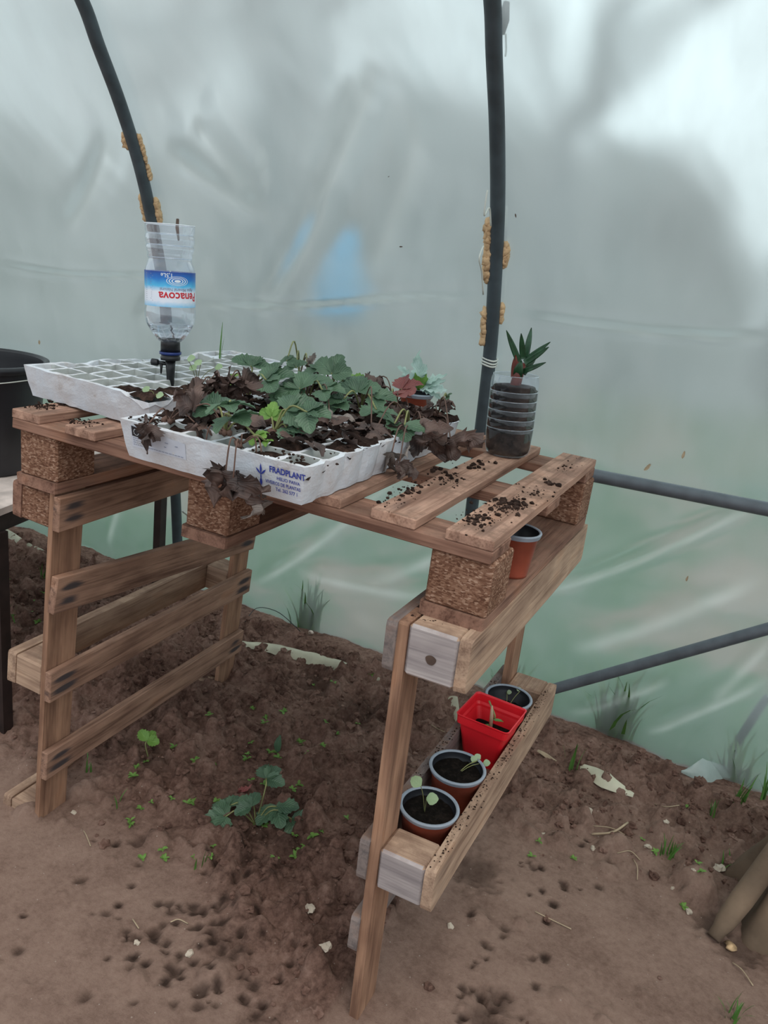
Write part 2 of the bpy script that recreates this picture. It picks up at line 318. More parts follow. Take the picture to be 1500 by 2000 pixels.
def labelmat():
    m, n, b = newmat('bottle_label_print'); L = n.links
    uv = N(n, 'ShaderNodeUVMap'); s = N(n, 'ShaderNodeSeparateXYZ'); L.new(uv.outputs[0], s.inputs[0])
    t = N(n, 'ShaderNodeTexNoise', Scale=6.0, Detail=3.0); L.new(uv.outputs[0], t.inputs['Vector'])
    v = mth(n, 'ADD', s.outputs[1], mth(n, 'MULTIPLY', mth(n, 'SUBTRACT', t.outputs[0], 0.5), 0.12))
    r = ramp(n, v, [(0.0, (0.25, 0.60, 0.88)), (0.16, (0.80, 0.86, 0.95)), (0.42, (0.82, 0.87, 0.95)), (0.60, (0.09, 0.52, 0.85)), (0.80, (0.015, 0.19, 0.60)), (1.0, (0.012, 0.06, 0.33))])
    L.new(r.outputs[0], b.inputs['Base Color']); b.inputs['Roughness'].default_value = 0.35; return m
M['label'] = labelmat()

# ------------------------------------------------------------------ mesh helpers
def link(name, me, mat, parent=None, smooth=False):
    o = bpy.data.objects.new(name, me); C.objects.link(o)
    if mat is not None: me.materials.append(mat)
    if parent is not None: o.parent = parent
    if smooth: me.polygons.foreach_set('use_smooth', [True]*len(me.polygons))
    return o
def mesh(name, v, f, mat, parent=None, smooth=False, uv=None):
    me = bpy.data.meshes.new(name); me.from_pydata([tuple(p) for p in v], [], f); me.update()
    if uv is not None:
        u = me.uv_layers.new(name='UVMap')
        for lp in me.loops: u.data[lp.index].uv = uv[lp.vertex_index]
    return link(name, me, mat, parent, smooth)
def thing(name, label, cat, loc=(0, 0, 0), group=None):
    o = bpy.data.objects.new(name, None); C.objects.link(o); o.location = loc; o.empty_display_size = 0.05
    return tag(o, label, cat, group)
def tag(o, label, cat, group=None, kind=None):
    o['label'] = label; o['category'] = cat
    if group: o['group'] = group
    if kind: o['kind'] = kind
    return o
def copy_tree(o, parent=None):
    c = o.copy(); C.objects.link(c); c.parent = parent
    for ch in [x for x in o.children]: copy_tree(ch, c)
    return c

_seed = [0]
def board(name, c, ax, dims, mat, parent=None, bev=0.0015, warp=0.0, round_ends=0.0):
    """c centre, ax three unit axes (long, width, thickness), dims the full sizes along them"""
    _seed[0] += 1; sd0 = _seed[0]*0.731
    A = [Vector(a) for a in ax]; c = Vector(c); L_, W_, T_ = dims
    bm = bmesh.new(); bmesh.ops.create_cube(bm, size=1.0)
    for v in bm.verts: v.co = Vector((v.co.x*L_, v.co.y*W_, v.co.z*T_))
    n = max(1, int(L_/0.04))
    if n > 1:
        es = [e for e in bm.edges if abs((e.verts[0].co-e.verts[1].co).x) > L_*0.5]
        bmesh.ops.subdivide_edges(bm, edges=es, cuts=n, use_grid_fill=True)
    if round_ends > 0:
        es = [e for e in bm.edges if abs(e.verts[0].co.x) > L_*0.499 and abs(e.verts[1].co.x) > L_*0.499 and abs((e.verts[0].co-e.verts[1].co).z) > T_*0.5]
        bmesh.ops.bevel(bm, geom=es, offset=round_ends, segments=2, profile=0.6, affect='EDGES')
    else:
        es = [e for e in bm.edges if e.is_manifold and e.calc_face_angle(0) > 1.0]
        if bev > 0: bmesh.ops.bevel(bm, geom=es, offset=bev, segments=1, affect='EDGES')
    for v in bm.verts:
        q = Vector((v.co.x*6+sd0*5, v.co.y*25, v.co.z*25)); k = mn.noise(q)
        v.co.y += k*0.0014; v.co.z += mn.noise(q+Vector((9, 9, 9)))*0.0008 + warp*(v.co.x/L_)**2
        if abs(v.co.x) > L_*0.49: v.co.x += mn.noise(Vector((v.co.y*60, v.co.z*60, sd0)))*0.0015
    me = bpy.data.meshes.new(name); bm.to_mesh(me); bm.free()
    n = len(me.vertices); co = np.empty(n*3); me.vertices.foreach_get('co', co)
    a = me.attributes.new('gl', 'FLOAT_VECTOR', 'POINT'); a.data.foreach_set('vector', co)
    g = me.attributes.new('gd', 'FLOAT_VECTOR', 'POINT'); g.data.foreach_set('vector', np.tile([L_/2, W_/2, sd0], n))
    R = Matrix((A[0], A[1], A[2])).transposed()
    if R.determinant() < 0: me.flip_normals()
    me.transform(Matrix.Translation(c) @ R.to_4x4())
    return link(name, me, mat, parent)
def tube_v(path, rad, n=12, caps=True):
    path = [Vector(p) for p in path]; V = []; F = []
    if not hasattr(rad, '__len__'): rad = [rad]*len(path)
    prev = None
    for i, p in enumerate(path):
        t = (path[min(i+1, len(path)-1)]-path[max(i-1, 0)]).normalized()
        if prev is None:
            prev = t.orthogonal().normalized()
        prev = (prev-t*prev.dot(t)).normalized(); b = t.cross(prev)
        for k in range(n):
            a = 2*math.pi*k/n; V.append(p+(prev*math.cos(a)+b*math.sin(a))*rad[i])
    for i in range(len(path)-1):
        for k in range(n): F.append((i*n+k, i*n+(k+1) % n, (i+1)*n+(k+1) % n, (i+1)*n+k))
    if caps: F.append(tuple(range(n-1, -1, -1))); F.append(tuple(range((len(path)-1)*n, len(path)*n)))
    return V, F
def tube(name, path, rad, mat, parent=None, n=12, caps=True):
    V, F = tube_v(path, rad, n, caps); return mesh(name, V, F, mat, parent, True)
def spline(pts, m=8):
    P = [Vector(p) for p in pts]; P = [P[0]*2-P[1]]+P+[P[-1]*2-P[-2]]; out = []
    for i in range(1, len(P)-2):
        for k in range(m):
            t = k/m; a, b, c, d = P[i-1:i+3]
            out.append(0.5*((2*b)+(c-a)*t+(2*a-5*b+4*c-d)*t*t+(3*b-a-3*c+d)*t**3))
    out.append(P[-2]); return out
def lathe(name, prof, mat, parent=None, n=48, origin=(0, 0, 0), rot=None, wob=0.0, smooth=True, lobes=None):
    V = []; F = []; O = Vector(origin)
    for i, (r, z) in enumerate(prof):
        for k in range(n):
            a = 2*math.pi*k/n; rr = r
            if wob: rr *= 1+wob*mn.noise(Vector((math.cos(a)*2, math.sin(a)*2, z*20)))
            if lobes: rr *= lobes(a, z)
            p = Vector((rr*math.cos(a), rr*math.sin(a), z))
            if rot is not None: p = rot @ p
            V.append(O+p)
    for i in range(len(prof)-1):
        for k in range(n): F.append((i*n+k, i*n+(k+1) % n, (i+1)*n+(k+1) % n, (i+1)*n+k))
    if prof[0][0] > 1e-5 and prof[0][0] < 1: pass
    return mesh(name, V, F, mat, parent, smooth)
def lump_v(c, r, sd, sub=1, squash=0.7, amp=0.35):
    bm = bmesh.new(); bmesh.ops.create_icosphere(bm, subdivisions=sub, radius=1.0); c = Vector(c); V = []; F = []
    for v in bm.verts:
        k = 1+amp*mn.noise(v.co*1.7+Vector((sd, sd*1.3, 0))); V.append(c+Vector((v.co.x*r*k, v.co.y*r*k, v.co.z*r*k*squash)))
    for f in bm.faces: F.append(tuple(v.index for v in f.verts))
    bm.free(); return V, F
class MB:
    def __init__(s): s.v = []; s.f = []; s.uv = []
    def add(s, V, F, uv=None):
        o = len(s.v); s.v += list(V); s.f += [tuple(i+o for i in f) for f in F]; s.uv += list(uv) if uv is not None else [(0.25, 0.5)]*len(V)
    def build(s, name, mat, parent=None, smooth=False): return mesh(name, s.v, s.f, mat, parent, smooth, s.uv)
def text_vf(s, size, bold=0.0, align='LEFT', res=3):
    cu = bpy.data.curves.new('txt', 'FONT'); cu.body = s; cu.size = size; cu.offset = bold; cu.align_x = align; cu.resolution_u = res
    ob = bpy.data.objects.new('txt', cu); C.objects.link(ob)
    dg = bpy.context.evaluated_depsgraph_get(); me = bpy.data.meshes.new_from_object(ob.evaluated_get(dg))
    V = [v.co.copy() for v in me.vertices]; F = [tuple(p.vertices) for p in me.polygons]
    bpy.data.objects.remove(ob); bpy.data.curves.remove(cu); bpy.data.meshes.remove(me); return V, F

# ------------------------------------------------------------------ value noise in numpy
def vnoise(x, y, seed=0):
    xi = np.floor(x).astype(np.int64); yi = np.floor(y).astype(np.int64); xf = x-xi; yf = y-yi
    def h(a, b):
        k = (a*374761393+b*668265263+seed*1442695041) & 0xffffffff
        k = ((k ^ (k >> 13))*1274126177) & 0xffffffff; return ((k ^ (k >> 16)) & 0xffff)/65535.0
    u = xf*xf*(3-2*xf); v = yf*yf*(3-2*yf)
    return (h(xi, yi)*(1-u)+h(xi+1, yi)*u)*(1-v)+(h(xi, yi+1)*(1-u)+h(xi+1, yi+1)*u)*v
def fbm(x, y, o=4, seed=0):
    s = 0; a = 0.5
    for k in range(o): s = s+a*vnoise(x*2**k, y*2**k, seed+k*17); a *= 0.5
    return s/(1-0.5**o)

# ------------------------------------------------------------------ ground
X0, X1, Y0, Y1, ST = -2.3, 2.9, -1.1, 1.03, 0.0052
gx = np.arange(X0, X1, ST); gy = np.arange(Y0, Y1, ST); GX, GY = np.meshgrid(gx, gy)
def pathf(x, y):
    """1 on the trodden path, 0 in the dug bed"""
    e = -0.02+0.09*np.clip(x, -3, 0.6)*-0.6-0.55*np.clip(x-0.35, 0, 0.35)          # boundary line in y
    e = np.where(x > 0.75, 0.62-(x-0.75)*0.10, e+0.12)
    e = e+0.16*(fbm(x*2.3+4, y*2.3, 3, 5)-0.5)
    return 1/(1+np.exp((y-e)/0.035))
PF = pathf(GX, GY)
# right of the table the bed gives way to a drier, smoother apron
Z = 0.05*(fbm(GX*1.4, GY*1.4, 3, 1)-0.5)*0.6
Z = Z+(1-PF)*(0.028*(fbm(GX*7, GY*7, 4, 2)-0.5)+0.012)+PF*0.006*(fbm(GX*6, GY*6, 4, 3)-0.5)
Z = Z+0.035*np.exp(-((GY-0.90)/0.10)**2)*(0.4+fbm(GX*5, GY*3, 3, 9))*0.6
def bumps(n, rmin, rmax, dens, seed, neg=False, hk=0.75):
    global Z
    r = np.random.RandomState(seed)
    for _ in range(n):
        x = r.uniform(X0+.1, X1-.1); y = r.uniform(Y0+.1, Y1-.1); rad = rmin*(rmax/rmin)**(r.rand()**2.2)
        i = int((x-X0)/ST); j = int((y-Y0)/ST)
        if r.rand() > dens(1-PF[j, i]): continue
        w_ = int(rad/ST)+2; a0, a1, b0, b1 = max(0, j-w_), j+w_+1, max(0, i-w_), i+w_+1
        dx = GX[a0:a1, b0:b1]-x; dy = GY[a0:a1, b0:b1]-y; th = r.uniform(0, 3.14); el = r.uniform(0.65, 1)
        u = dx*math.cos(th)+dy*math.sin(th); v = (-dx*math.sin(th)+dy*math.cos(th))/el
        d2 = (u*u+v*v)/rad**2; d2 = d2*(1+0.7*(vnoise(dx*90+x*50, dy*90+y*50, 3)-0.5))
        hgt = np.sqrt(np.clip(1-d2, 0, 1))*rad*hk*r.uniform(0.5, 1.0)
        Z[a0:a1, b0:b1] += hgt
bumps(26000, 0.007, 0.030, lambda b: 0.02+0.98*b**1.5, 21, hk=0.85)
bumps(600, 0.02, 0.055, lambda b: b, 22, hk=0.55)
Z = Z+(1-PF)*(0.009*(fbm(GX*34, GY*34, 3, 61)-0.5)+0.006*np.abs(fbm(GX*70, GY*70, 2, 62)-0.5))+PF*0.0015*(fbm(GX*60, GY*60, 3, 63)-0.5)
# pock marks in the soil, each sunk and coloured darker by one mask
PDARK = np.zeros_like(Z)
rs = np.random.RandomState(5)
def pock(px, py, rad, dep=0.006, pockdark=1.0):
    p = atz(px, py, 0.0); i = int((p.x-X0)/ST); j = int((p.y-Y0)/ST); w_ = int(rad*2.2/ST)+2
    a0, a1, b0, b1 = max(0, j-w_), j+w_+1, max(0, i-w_), i+w_+1
    dx = GX[a0:a1, b0:b1]-p.x; dy = GY[a0:a1, b0:b1]-p.y
    d = np.sqrt(dx*dx+dy*dy)/rad*(1+0.9*(vnoise(GX[a0:a1, b0:b1]*110, GY[a0:a1, b0:b1]*110, 8)-0.5))
    k = np.clip(1.35-d, 0, 1); k = k*k*(3-2*k); Z[a0:a1, b0:b1] -= dep*k; PDARK[a0:a1, b0:b1] = np.maximum(PDARK[a0:a1, b0:b1], k*pockdark)
for (cx, cy, sx, sy, n) in ((395, 1790, 50, 30, 26), (440, 1870, 60, 40, 24), (270, 1840, 60, 40, 18), (430, 1930, 60, 30, 14), (460, 1980, 60, 30, 8), (960, 1850, 60, 90, 22), (950, 1970, 50, 30, 12), (1090, 1700, 60, 50, 14), (450, 1700, 50, 30, 16), (250, 1690, 60, 25, 5), (70, 1790, 40, 30, 2)):
    for _ in range(n): pock(rs.normal(cx, sx), rs.normal(cy, sy), rs.uniform(0.004, 0.011), 0.006, rs.uniform(0.6, 1))
for q in ((167, 1948, .010), (940, 1985, .03), (970, 1960, .025), (500, 1640, .045), (560, 1660, .05), (300, 1500, .04), (620, 1350, .06), (700, 1400, .07), (930, 1700, .05), (1420, 1700, .03), (1450, 1850, .04), (1390, 1800, .03), (270, 1650, .015)): pock(q[0], q[1], q[2], 0.008, 0.55)
pp = Z
h_, w_ = GX.shape
verts = np.stack([GX.ravel(), GY.ravel(), Z.ravel()], 1)
idx = np.arange(h_*w_).reshape(h_, w_); q = np.stack([idx[:-1, :-1].ravel(), idx[:-1, 1:].ravel(), idx[1:, 1:].ravel(), idx[1:, :-1].ravel()], 1)
me = bpy.data.meshes.new('floor'); me.vertices.add(len(verts)); me.vertices.foreach_set('co', verts.ravel())
me.loops.add(q.size); me.loops.foreach_set('vertex_index', q.ravel()); me.polygons.add(len(q))
me.polygons.foreach_set('loop_start', np.arange(0, q.size, 4)); me.polygons.foreach_set('loop_total', np.full(len(q), 4)); me.update(calc_edges=True)
for nm, ar in (('path', np.clip(PF*1.05, 0, 1)*(0.75+0.25*fbm(GX*3, GY*3, 3, 33))+(1-PF)*np.clip((GX-0.75)*2.0, 0, 0.55)*np.clip((0.95-GY)*4, 0, 1)), ('pockdark', PDARK)):
    at_ = me.attributes.new(nm, 'FLOAT', 'POINT'); at_.data.foreach_set('value', ar.ravel())
fl = link('floor', me, M['soil'], smooth=True); fl['kind'] = 'structure'
xm, xp, ym = -9.0, 9.0, -8.0; mbv = [(xm, ym, 0), (xp, ym, 0), (xp, Y0+.01, 0), (xm, Y0+.01, 0), (xm, Y0, 0), (X0+.01, Y0, 0), (X0+.01, 1.0, 0), (xm, 1.0, 0), (X1-.01, Y0, 0), (xp, Y0, 0), (xp, 1.0, 0), (X1-.01, 1.0, 0)]  # unseen ground, added to block sky light from below the horizon
f2 = mesh('floor', mbv, [(0, 1, 2, 3), (4, 5, 6, 7), (8, 9, 10, 11)], M['soil']); f2['kind'] = 'structure'; f2['label'] = 'unseen soil floor added beyond the bench and behind the camera'
fl['kind'] = 'structure'; fl['label'] = 'brown garden soil floor, trodden path in front and dug bed behind'
def gz(x, y):
    i = min(max(int((x-X0)/ST), 0), w_-1); j = min(max(int((y-Y0)/ST), 0), h_-1); return float(Z[j, i])
def gpt(px, py, dz=0.0):
    p = atz(px, py, 0.01)
    for _ in range(3): p = atz(px, py, gz(p.x, p.y))
    return Vector((p.x, p.y, gz(p.x, p.y)+dz))

# ------------------------------------------------------------------ polytunnel: hoops, purlin, film
PROF = [(0.970, -0.06), (0.963, 0.0), (0.930, 0.30), (0.893, 0.583), (0.871, 0.731), (0.843, 0.940), (0.794, 1.109), (0.736, 1.26), (0.665, 1.391), (0.593, 1.500), (0.545, 1.575), (0.44, 1.69), (0.30, 1.80), (0.12, 1.89), (-0.10, 1.95)]
PS = spline([(0, a, b) for a, b in PROF], 6)
def lumpy_strip(name, pts, rad, parent, side, mat='foamglue'):
    mb = MB()
    for i, p in enumerate(pts):
        V, F = lump_v(p, rad*random.uniform(0.75, 1.25), i*3.1+side, 2, 1.3, 0.6); mb.add(V, F)
    o = mb.build(name, M[mat], parent, True); return o
def hoop(X, label, bits, tape):
    t = thing('tunnel_hoop', label, 'greenhouse hoop', (X, 0.963, 0), 'curved hoops of the plastic tunnel')
    loc = Vector((X, 0.963, 0))
    tube('pipe', [Vector((0, p.y-0.963, p.z)) for p in PS], 0.0155, M['pipe'], t, 16)
    for (side, pl, rad) in bits:
        P = []
        pl2 = [tuple(np.array(a)*(1-k/3)+np.array(b)*k/3) for a, b in zip(pl[:-1], pl[1:]) for k in range(3)]+[pl[-1]]
        for (px, py) in pl2:      # beside the pipe: centre line at this height, shifted sideways as seen
            best = None
            for a_, b_ in zip(PS[:-1], PS[1:]):
                for k in range(6):
                    w_ = a_.lerp(b_, k/6); w_ = Vector((X, w_.y, w_.z)); c_ = RW2C @ (w_-CAM); yy_ = 1000-FPX*c_.y/-c_.z
                    if best is None or abs(yy_-py) < best[0]: best = (abs(yy_-py), w_, 750+FPX*c_.x/-c_.z, -c_.z)
            P.append(best[1]+Vector(RW2C[0])*((-1 if side % 2 else 1)*(0.0150+rad*0.25))+Vector((0, 0.004, 0))-loc)
        o = lumpy_strip('foam_bead', P, rad, t, side); o['label'] = 'tan foam bead'
    for (pl, wd) in tape:
        P = [at(px, py, 0, X)+Vector((0, 0.012, 0))-loc for px, py in pl]
        tube('tape_strand', spline(P, 5), wd, M['tape'], t, 5)
    return t
hoopM = hoop(0.538, 'grey tunnel hoop in the middle, rising behind the soil-filled jar', [
    (1, [(953, 432), (951, 445), (949, 462), (946, 478), (944, 492), (943, 505), (945, 518), (949, 532), (952, 542)], 0.0105),
    (2, [(986, 478), (988, 490), (987, 504), (984, 518)], 0.0095),
    (3, [(948, 606), (944, 622), (941, 636), (941, 650), (945, 664)], 0.0095),
    (4, [(978, 600), (980, 612), (976, 628)], 0.007)],
    [([(948, 370), (944, 395), (942, 420), (952, 405), (955, 440)], 0.0018), ([(940, 480), (932, 505), (937, 530), (940, 575)], 0.0018), ([(988, 400), (986, 440), (991, 500), (988, 540), (984, 590)], 0.0022), ([(986, 60), (987, 90), (985, 104)], 0.0016)])
hoopL = hoop(-0.411, 'grey tunnel hoop at the left, curving down behind the upturned bottle', [
    (1, [(256, 262), (257, 272), (260, 284)], 0.0085), (2, [(280, 268), (283, 282), (288, 298), (297, 325), (301, 345)], 0.0058),
    (3, [(292, 385), (294, 400), (296, 415), (298, 428)], 0.0085), (4, [(314, 392), (319, 405), (323, 418), (326, 430)], 0.0085)],
    [([(352, 1000), (362, 1010), (358, 1030), (362, 1045)], 0.004)])
for t, X in ((hoopM, 0.538),):
    V = []; mb = MB()
    for z in (0.925, 0.931, 0.938): 
        mb.add(*tube_v([Vector((0.0175*math.cos(a), (0.846-0.963)+0.0175*math.sin(a), z+0.002*math.sin(a*2))) for a in np.linspace(0, 6.283, 20)], 0.0022, 6))
    o = mb.build('twine_binding', M['tape'], t, True); o['label'] = 'pale twine binding'
    q_ = at(975, 35, 0, 0.538); P = [q_-Vector((X, 0.963, 0))+Vector((0.006, 0.012, k)) for k in (0.03, 0.0, -0.022)]
    tube('pipe_clip', P, [0.006, 0.010, 0.005], M['pipe'], t, 8)
    q_ = at(985, 455, 0, 0.538)-Vector((X, 0.963, 0)); tube('foam_nozzle', [q_+Vector((0, 0.012, 0.015)), q_+Vector((0.001, 0.012, -0.02))], 0.0045, M['pipe2'], t, 8)
pa = aty(1165, 929, 0.905); pb = aty(1500, 991, 0.905); pz = lambda x: pa.z+(pb.z-pa.z)*(x-pa.x)/(pb.x-pa.x)
za = aty(0, 703, 0.905)
sl = (pa.z-za.z)/(pa.x-za.x)
o = tube('purlin_pipe', [(x, 0.9015, pa.z+sl*(x-pa.x)) for x in (-2.6, -1, 0, 0.8, 1.6, 2.6)], 0.0155, M['pipe2'], None, 16)
tag(o, 'long grey horizontal pipe running behind the table along the film', 'pipe')
ba = aty(1098, 1341, 0.925); bb = aty(1500, 1228, 0.925); dv = bb-ba
ps = [ba-dv*(ba.z+0.03)/dv.z, ba, bb, bb+dv*0.45]
o = tube('brace_pipe', ps, 0.0135, M['pipe2'], None, 16); tag(o, 'grey pipe slanting up to the right from behind the pot trough', 'pipe')
o = tube('outer_stake', [aty(1500, 1350, 1.12), aty(1430, 1462, 1.12)], 0.011, M['pipe2'], None, 10); tag(o, 'dark stake outside the film, dimly seen at the right edge', 'stake')

# film: hoop profile pushed outwards, tension folds, wrinkles and a ragged hem
fx = np.arange(-2.6, 3.0, 0.0105)
arc = [PS[0]]; 
PSn = np.array([(p.y, p.z) for p in PS]); seg = np.sqrt((np.diff(PSn, axis=0)**2).sum(1)); cs = np.r_[0, np.cumsum(seg)]
fs = np.arange(0.03, cs[-1], 0.0105)
yy = np.interp(fs, cs, PSn[:, 0]); zz = np.interp(fs, cs, PSn[:, 1])
yy = yy+0.0; ty = np.gradient(yy, fs); tz = np.gradient(zz, fs); ny = tz; nz = -ty
FX, FS = np.meshgrid(fx, fs); FY = np.repeat(yy[:, None], len(fx), 1); FZ = np.repeat(zz[:, None], len(fx), 1)
CRS = np.zeros_like(FX); off = 0.019+0.0*FX
zpur = 0.694+0.05*(FX-0.8)*1.0; off = off+0.034*np.exp(-((FZ-zpur)/0.16)**2)
low = np.clip((0.70-FZ)/0.25, 0, 1); off = off+low*0.034
bay = np.abs(((FX-0.538)/0.949+0.5) % 1-0.5)*2        # 0 on a hoop, 1 mid-bay
off = off+0.010*np.sin(np.clip(bay, 0, 1)*math.pi/2)*(0.6+0.8*fbm(FX*1.2, FZ*1.5, 2, 4))
off = off+0.020*(fbm(FX*2.2+FZ*1.2, FZ*1.6-FX*0.8, 3, 12)-0.5)*(0.4+low)
off = off+0.006*(fbm(FX*9+FZ*7, FZ*4, 3, 14)-0.5)
def fold(p0, p1, amp, wid, side=0.0, mark=1.0):
    """a tension crease between two surveyed points of the film (given as x, z)"""
    global off
    a = np.array(p0); b = np.array(p1); d = b-a; L_ = np.hypot(*d); d = d/L_
    u = (FX-a[0])*d[0]+(FZ-a[1])*d[1]; v = -(FX-a[0])*d[1]+(FZ-a[1])*d[0]
    v = v+0.02*np.sin(u*6)*side
    m = np.clip(u/(0.18*L_), 0, 1)*np.clip((L_-u)/(0.18*L_), 0, 1)
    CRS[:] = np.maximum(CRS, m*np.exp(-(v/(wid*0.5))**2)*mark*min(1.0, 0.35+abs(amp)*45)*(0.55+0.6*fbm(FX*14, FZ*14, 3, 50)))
    off = off+m*(amp*np.exp(-(v/wid)**2)-amp*0.6*np.exp(-((v-wid*2.1)/(wid*1.5))**2))
def fpx(x, y, yv=0.95): p = aty(x, y, yv); return (p.x, p.z)
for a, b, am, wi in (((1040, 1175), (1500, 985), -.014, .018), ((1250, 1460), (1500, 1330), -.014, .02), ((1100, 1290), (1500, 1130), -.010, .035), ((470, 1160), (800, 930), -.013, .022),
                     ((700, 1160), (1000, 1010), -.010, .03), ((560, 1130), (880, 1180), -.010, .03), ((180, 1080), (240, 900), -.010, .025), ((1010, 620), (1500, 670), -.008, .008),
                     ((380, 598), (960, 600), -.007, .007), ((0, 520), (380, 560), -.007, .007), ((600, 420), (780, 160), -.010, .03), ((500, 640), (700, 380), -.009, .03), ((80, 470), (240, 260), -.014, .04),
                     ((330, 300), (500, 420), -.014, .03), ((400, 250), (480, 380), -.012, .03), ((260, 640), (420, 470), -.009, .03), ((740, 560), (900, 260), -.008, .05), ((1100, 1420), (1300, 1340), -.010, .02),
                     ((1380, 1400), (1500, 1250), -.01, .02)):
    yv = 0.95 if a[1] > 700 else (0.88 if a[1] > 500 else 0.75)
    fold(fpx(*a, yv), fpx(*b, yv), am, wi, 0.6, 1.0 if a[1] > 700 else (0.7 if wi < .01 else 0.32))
FY = FY+ny[:, None]*off; FZ = FZ+nz[:, None]*off
hem = 0.018*(fbm(fx*6, fx*0, 3, 40)-0.5)
FZ[:4] += (hem[None, :]+0.0)*np.array([1, .8, .5, .2])[:, None]
FY[:3] -= np.array([0.016, 0.010, 0.004])[:, None]*(0.5+fbm(fx*9, fx*0, 2, 41))[None, :]
h2, w2 = FX.shape; vv = np.stack([FX.ravel(), FY.ravel(), FZ.ravel()], 1)
idx = np.arange(h2*w2).reshape(h2, w2); q = np.stack([idx[:-1, :-1].ravel(), idx[:-1, 1:].ravel(), idx[1:, 1:].ravel(), idx[1:, :-1].ravel()], 1)
me = bpy.data.meshes.new('wall_back'); me.vertices.add(len(vv)); me.vertices.foreach_set('co', vv.ravel())
me.loops.add(q.size); me.loops.foreach_set('vertex_index', q.ravel()); me.polygons.add(len(q))
me.polygons.foreach_set('loop_start', np.arange(0, q.size, 4)); me.polygons.foreach_set('loop_total', np.full(len(q), 4)); me.update(calc_edges=True)
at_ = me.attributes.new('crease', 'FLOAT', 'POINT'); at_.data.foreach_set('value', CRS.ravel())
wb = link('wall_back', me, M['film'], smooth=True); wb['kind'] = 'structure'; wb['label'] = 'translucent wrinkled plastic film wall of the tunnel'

# ------------------------------------------------------------------ outdoors, seen blurred through the film
mb = MB(); mb.add([(-40, 0.995, -0.012), (40, 0.995, -0.012), (40, 60, 0.6), (-40, 60, 0.6)], [(0, 1, 2, 3)])
lw = mb.build('lawn', M['stumpgreen']); lw['kind'] = 'structure'; lw['label'] = 'green grass ground outside the tunnel'
def hedge(label, x, y, w, d, h, sd, mat='hedge'):
    bm = bmesh.new(); bmesh.ops.create_icosphere(bm, subdivisions=4, radius=1.0)
    for v in bm.verts:
        k = 1+0.25*mn.noise(v.co*2.2+Vector((sd, 0, 0)))+0.12*mn.noise(v.co*7+Vector((sd, 3, 0)))
        v.co = Vector((v.co.x*w*k, v.co.y*d*k, max(-0.05, v.co.z)*h*k))
    me = bpy.data.meshes.new('hedge'); bm.to_mesh(me); bm.free(); o = link('hedge', me, M[mat], None, True); o.location = (x, y, 0.1)
    tag(o, label, 'hedge', 'hedges beyond the film'); return o
hedge('grey-green hedge far behind the film at the left', -16, 15, 6.5, 2, 4.2, 1)
hedge('grey-green hedge far behind the film, straight behind the table', -4.5, 12, 5.6, 1.6, 3.9, 2)
hedge('grey-green hedge far behind the film at the right', 6, 16, 6, 2, 4.2, 3)
hedge('low dark hedge dimly behind the left hoop', -6.0, 7, 2.0, 1.2, 1.5, 4)
def bare_tree(label, x, y, h, sd):
    r = random.Random(sd); t = thing('bare_tree', label, 'tree', (x, y, 0.05), 'bare trees beyond the film'); mb = MB()
    tube('trunk', [(0, 0, -0.1), (0.05, 0, h*0.25), (-0.05, 0, h*0.5)], [0.14, 0.12, 0.10], M['bark'], t, 10)
    def br(p, d, L_, rad, lv):
        q = p+d*L_; m = (p+q)/2+Vector((r.uniform(-.1, .1), 0, r.uniform(-.05, .1)))*L_
        mb.add(*tube_v(spline([p, m, q], 3), [rad*(1-0.07*i) for i in range(7)], 6))
        if lv > 0:
            for _ in range(3):
                nd = (d+Vector((r.uniform(-.8, .8), r.uniform(-.6, .6), r.uniform(-.1, .6)))).normalized(); br(m if r.random() < .3 else q, nd, L_*0.7, rad*0.55, lv-1)
    for _ in range(5): br(Vector((-0.05, 0, h*0.48)), Vector((r.uniform(-.8, .8), r.uniform(-.5, .5), 1)).normalized(), h*0.26, 0.07, 3)
    o = mb.build('branches', M['bark'], t); return t
bare_tree('dark bare tree blurred behind the film at top centre', aty(700, 150, 6).x-0.2, 6, 5.2, 3)
bare_tree('bare tree blurred behind the film at top right', aty(1190, 120, 7).x, 7, 5.4, 8)
bare_tree('bare tree blurred behind the film left of the centre', aty(400, 100, 7).x, 7.5, 6.2, 5)
t = thing('barrel', 'bright blue barrel standing outside, blurred by the film', 'barrel', (-1.33, 4.0, 0.16))
lathe('body', [(0.0, 0.68), (0.13, 0.68), (0.15, 0.70), (0.15, 0.9), (0.145, 1.0), (0.13, 1.10), (0.07, 1.20), (0.0, 1.20)], M['barrel'], t, 24)
lathe('stand', [(0.0, -0.1), (0.10, -0.1), (0.10, 0.68), (0.0, 0.68)], M['hedge'], t, 16)
def blades_v(rr, n, h, spread, lean=0.35, wd=0.0035):
    mb = MB()
    for _ in range(n):
        b = Vector((rr.gauss(0, spread), rr.gauss(0, spread), -0.004)); a = rr.uniform(0, 6.28); L_ = h*rr.uniform(0.45, 1.0); ln = rr.uniform(0.05, lean)
        d = Vector((math.cos(a), math.sin(a), 0)); s = Vector((-d.y, d.x, 0)); V = []
        for i in range(6):
            t_ = i/5; c = b+d*(ln*L_*t_*t_)+Vector((0, 0, L_*(t_-0.25*ln*t_*t_))); w_ = wd*(1-t_**2)+0.0003
            V += [c-s*w_+d*w_*0.4, c+s*w_+d*w_*0.4]
        mb.add(V, [(2*i, 2*i+1, 2*i+3, 2*i+2) for i in range(5)])
    return mb
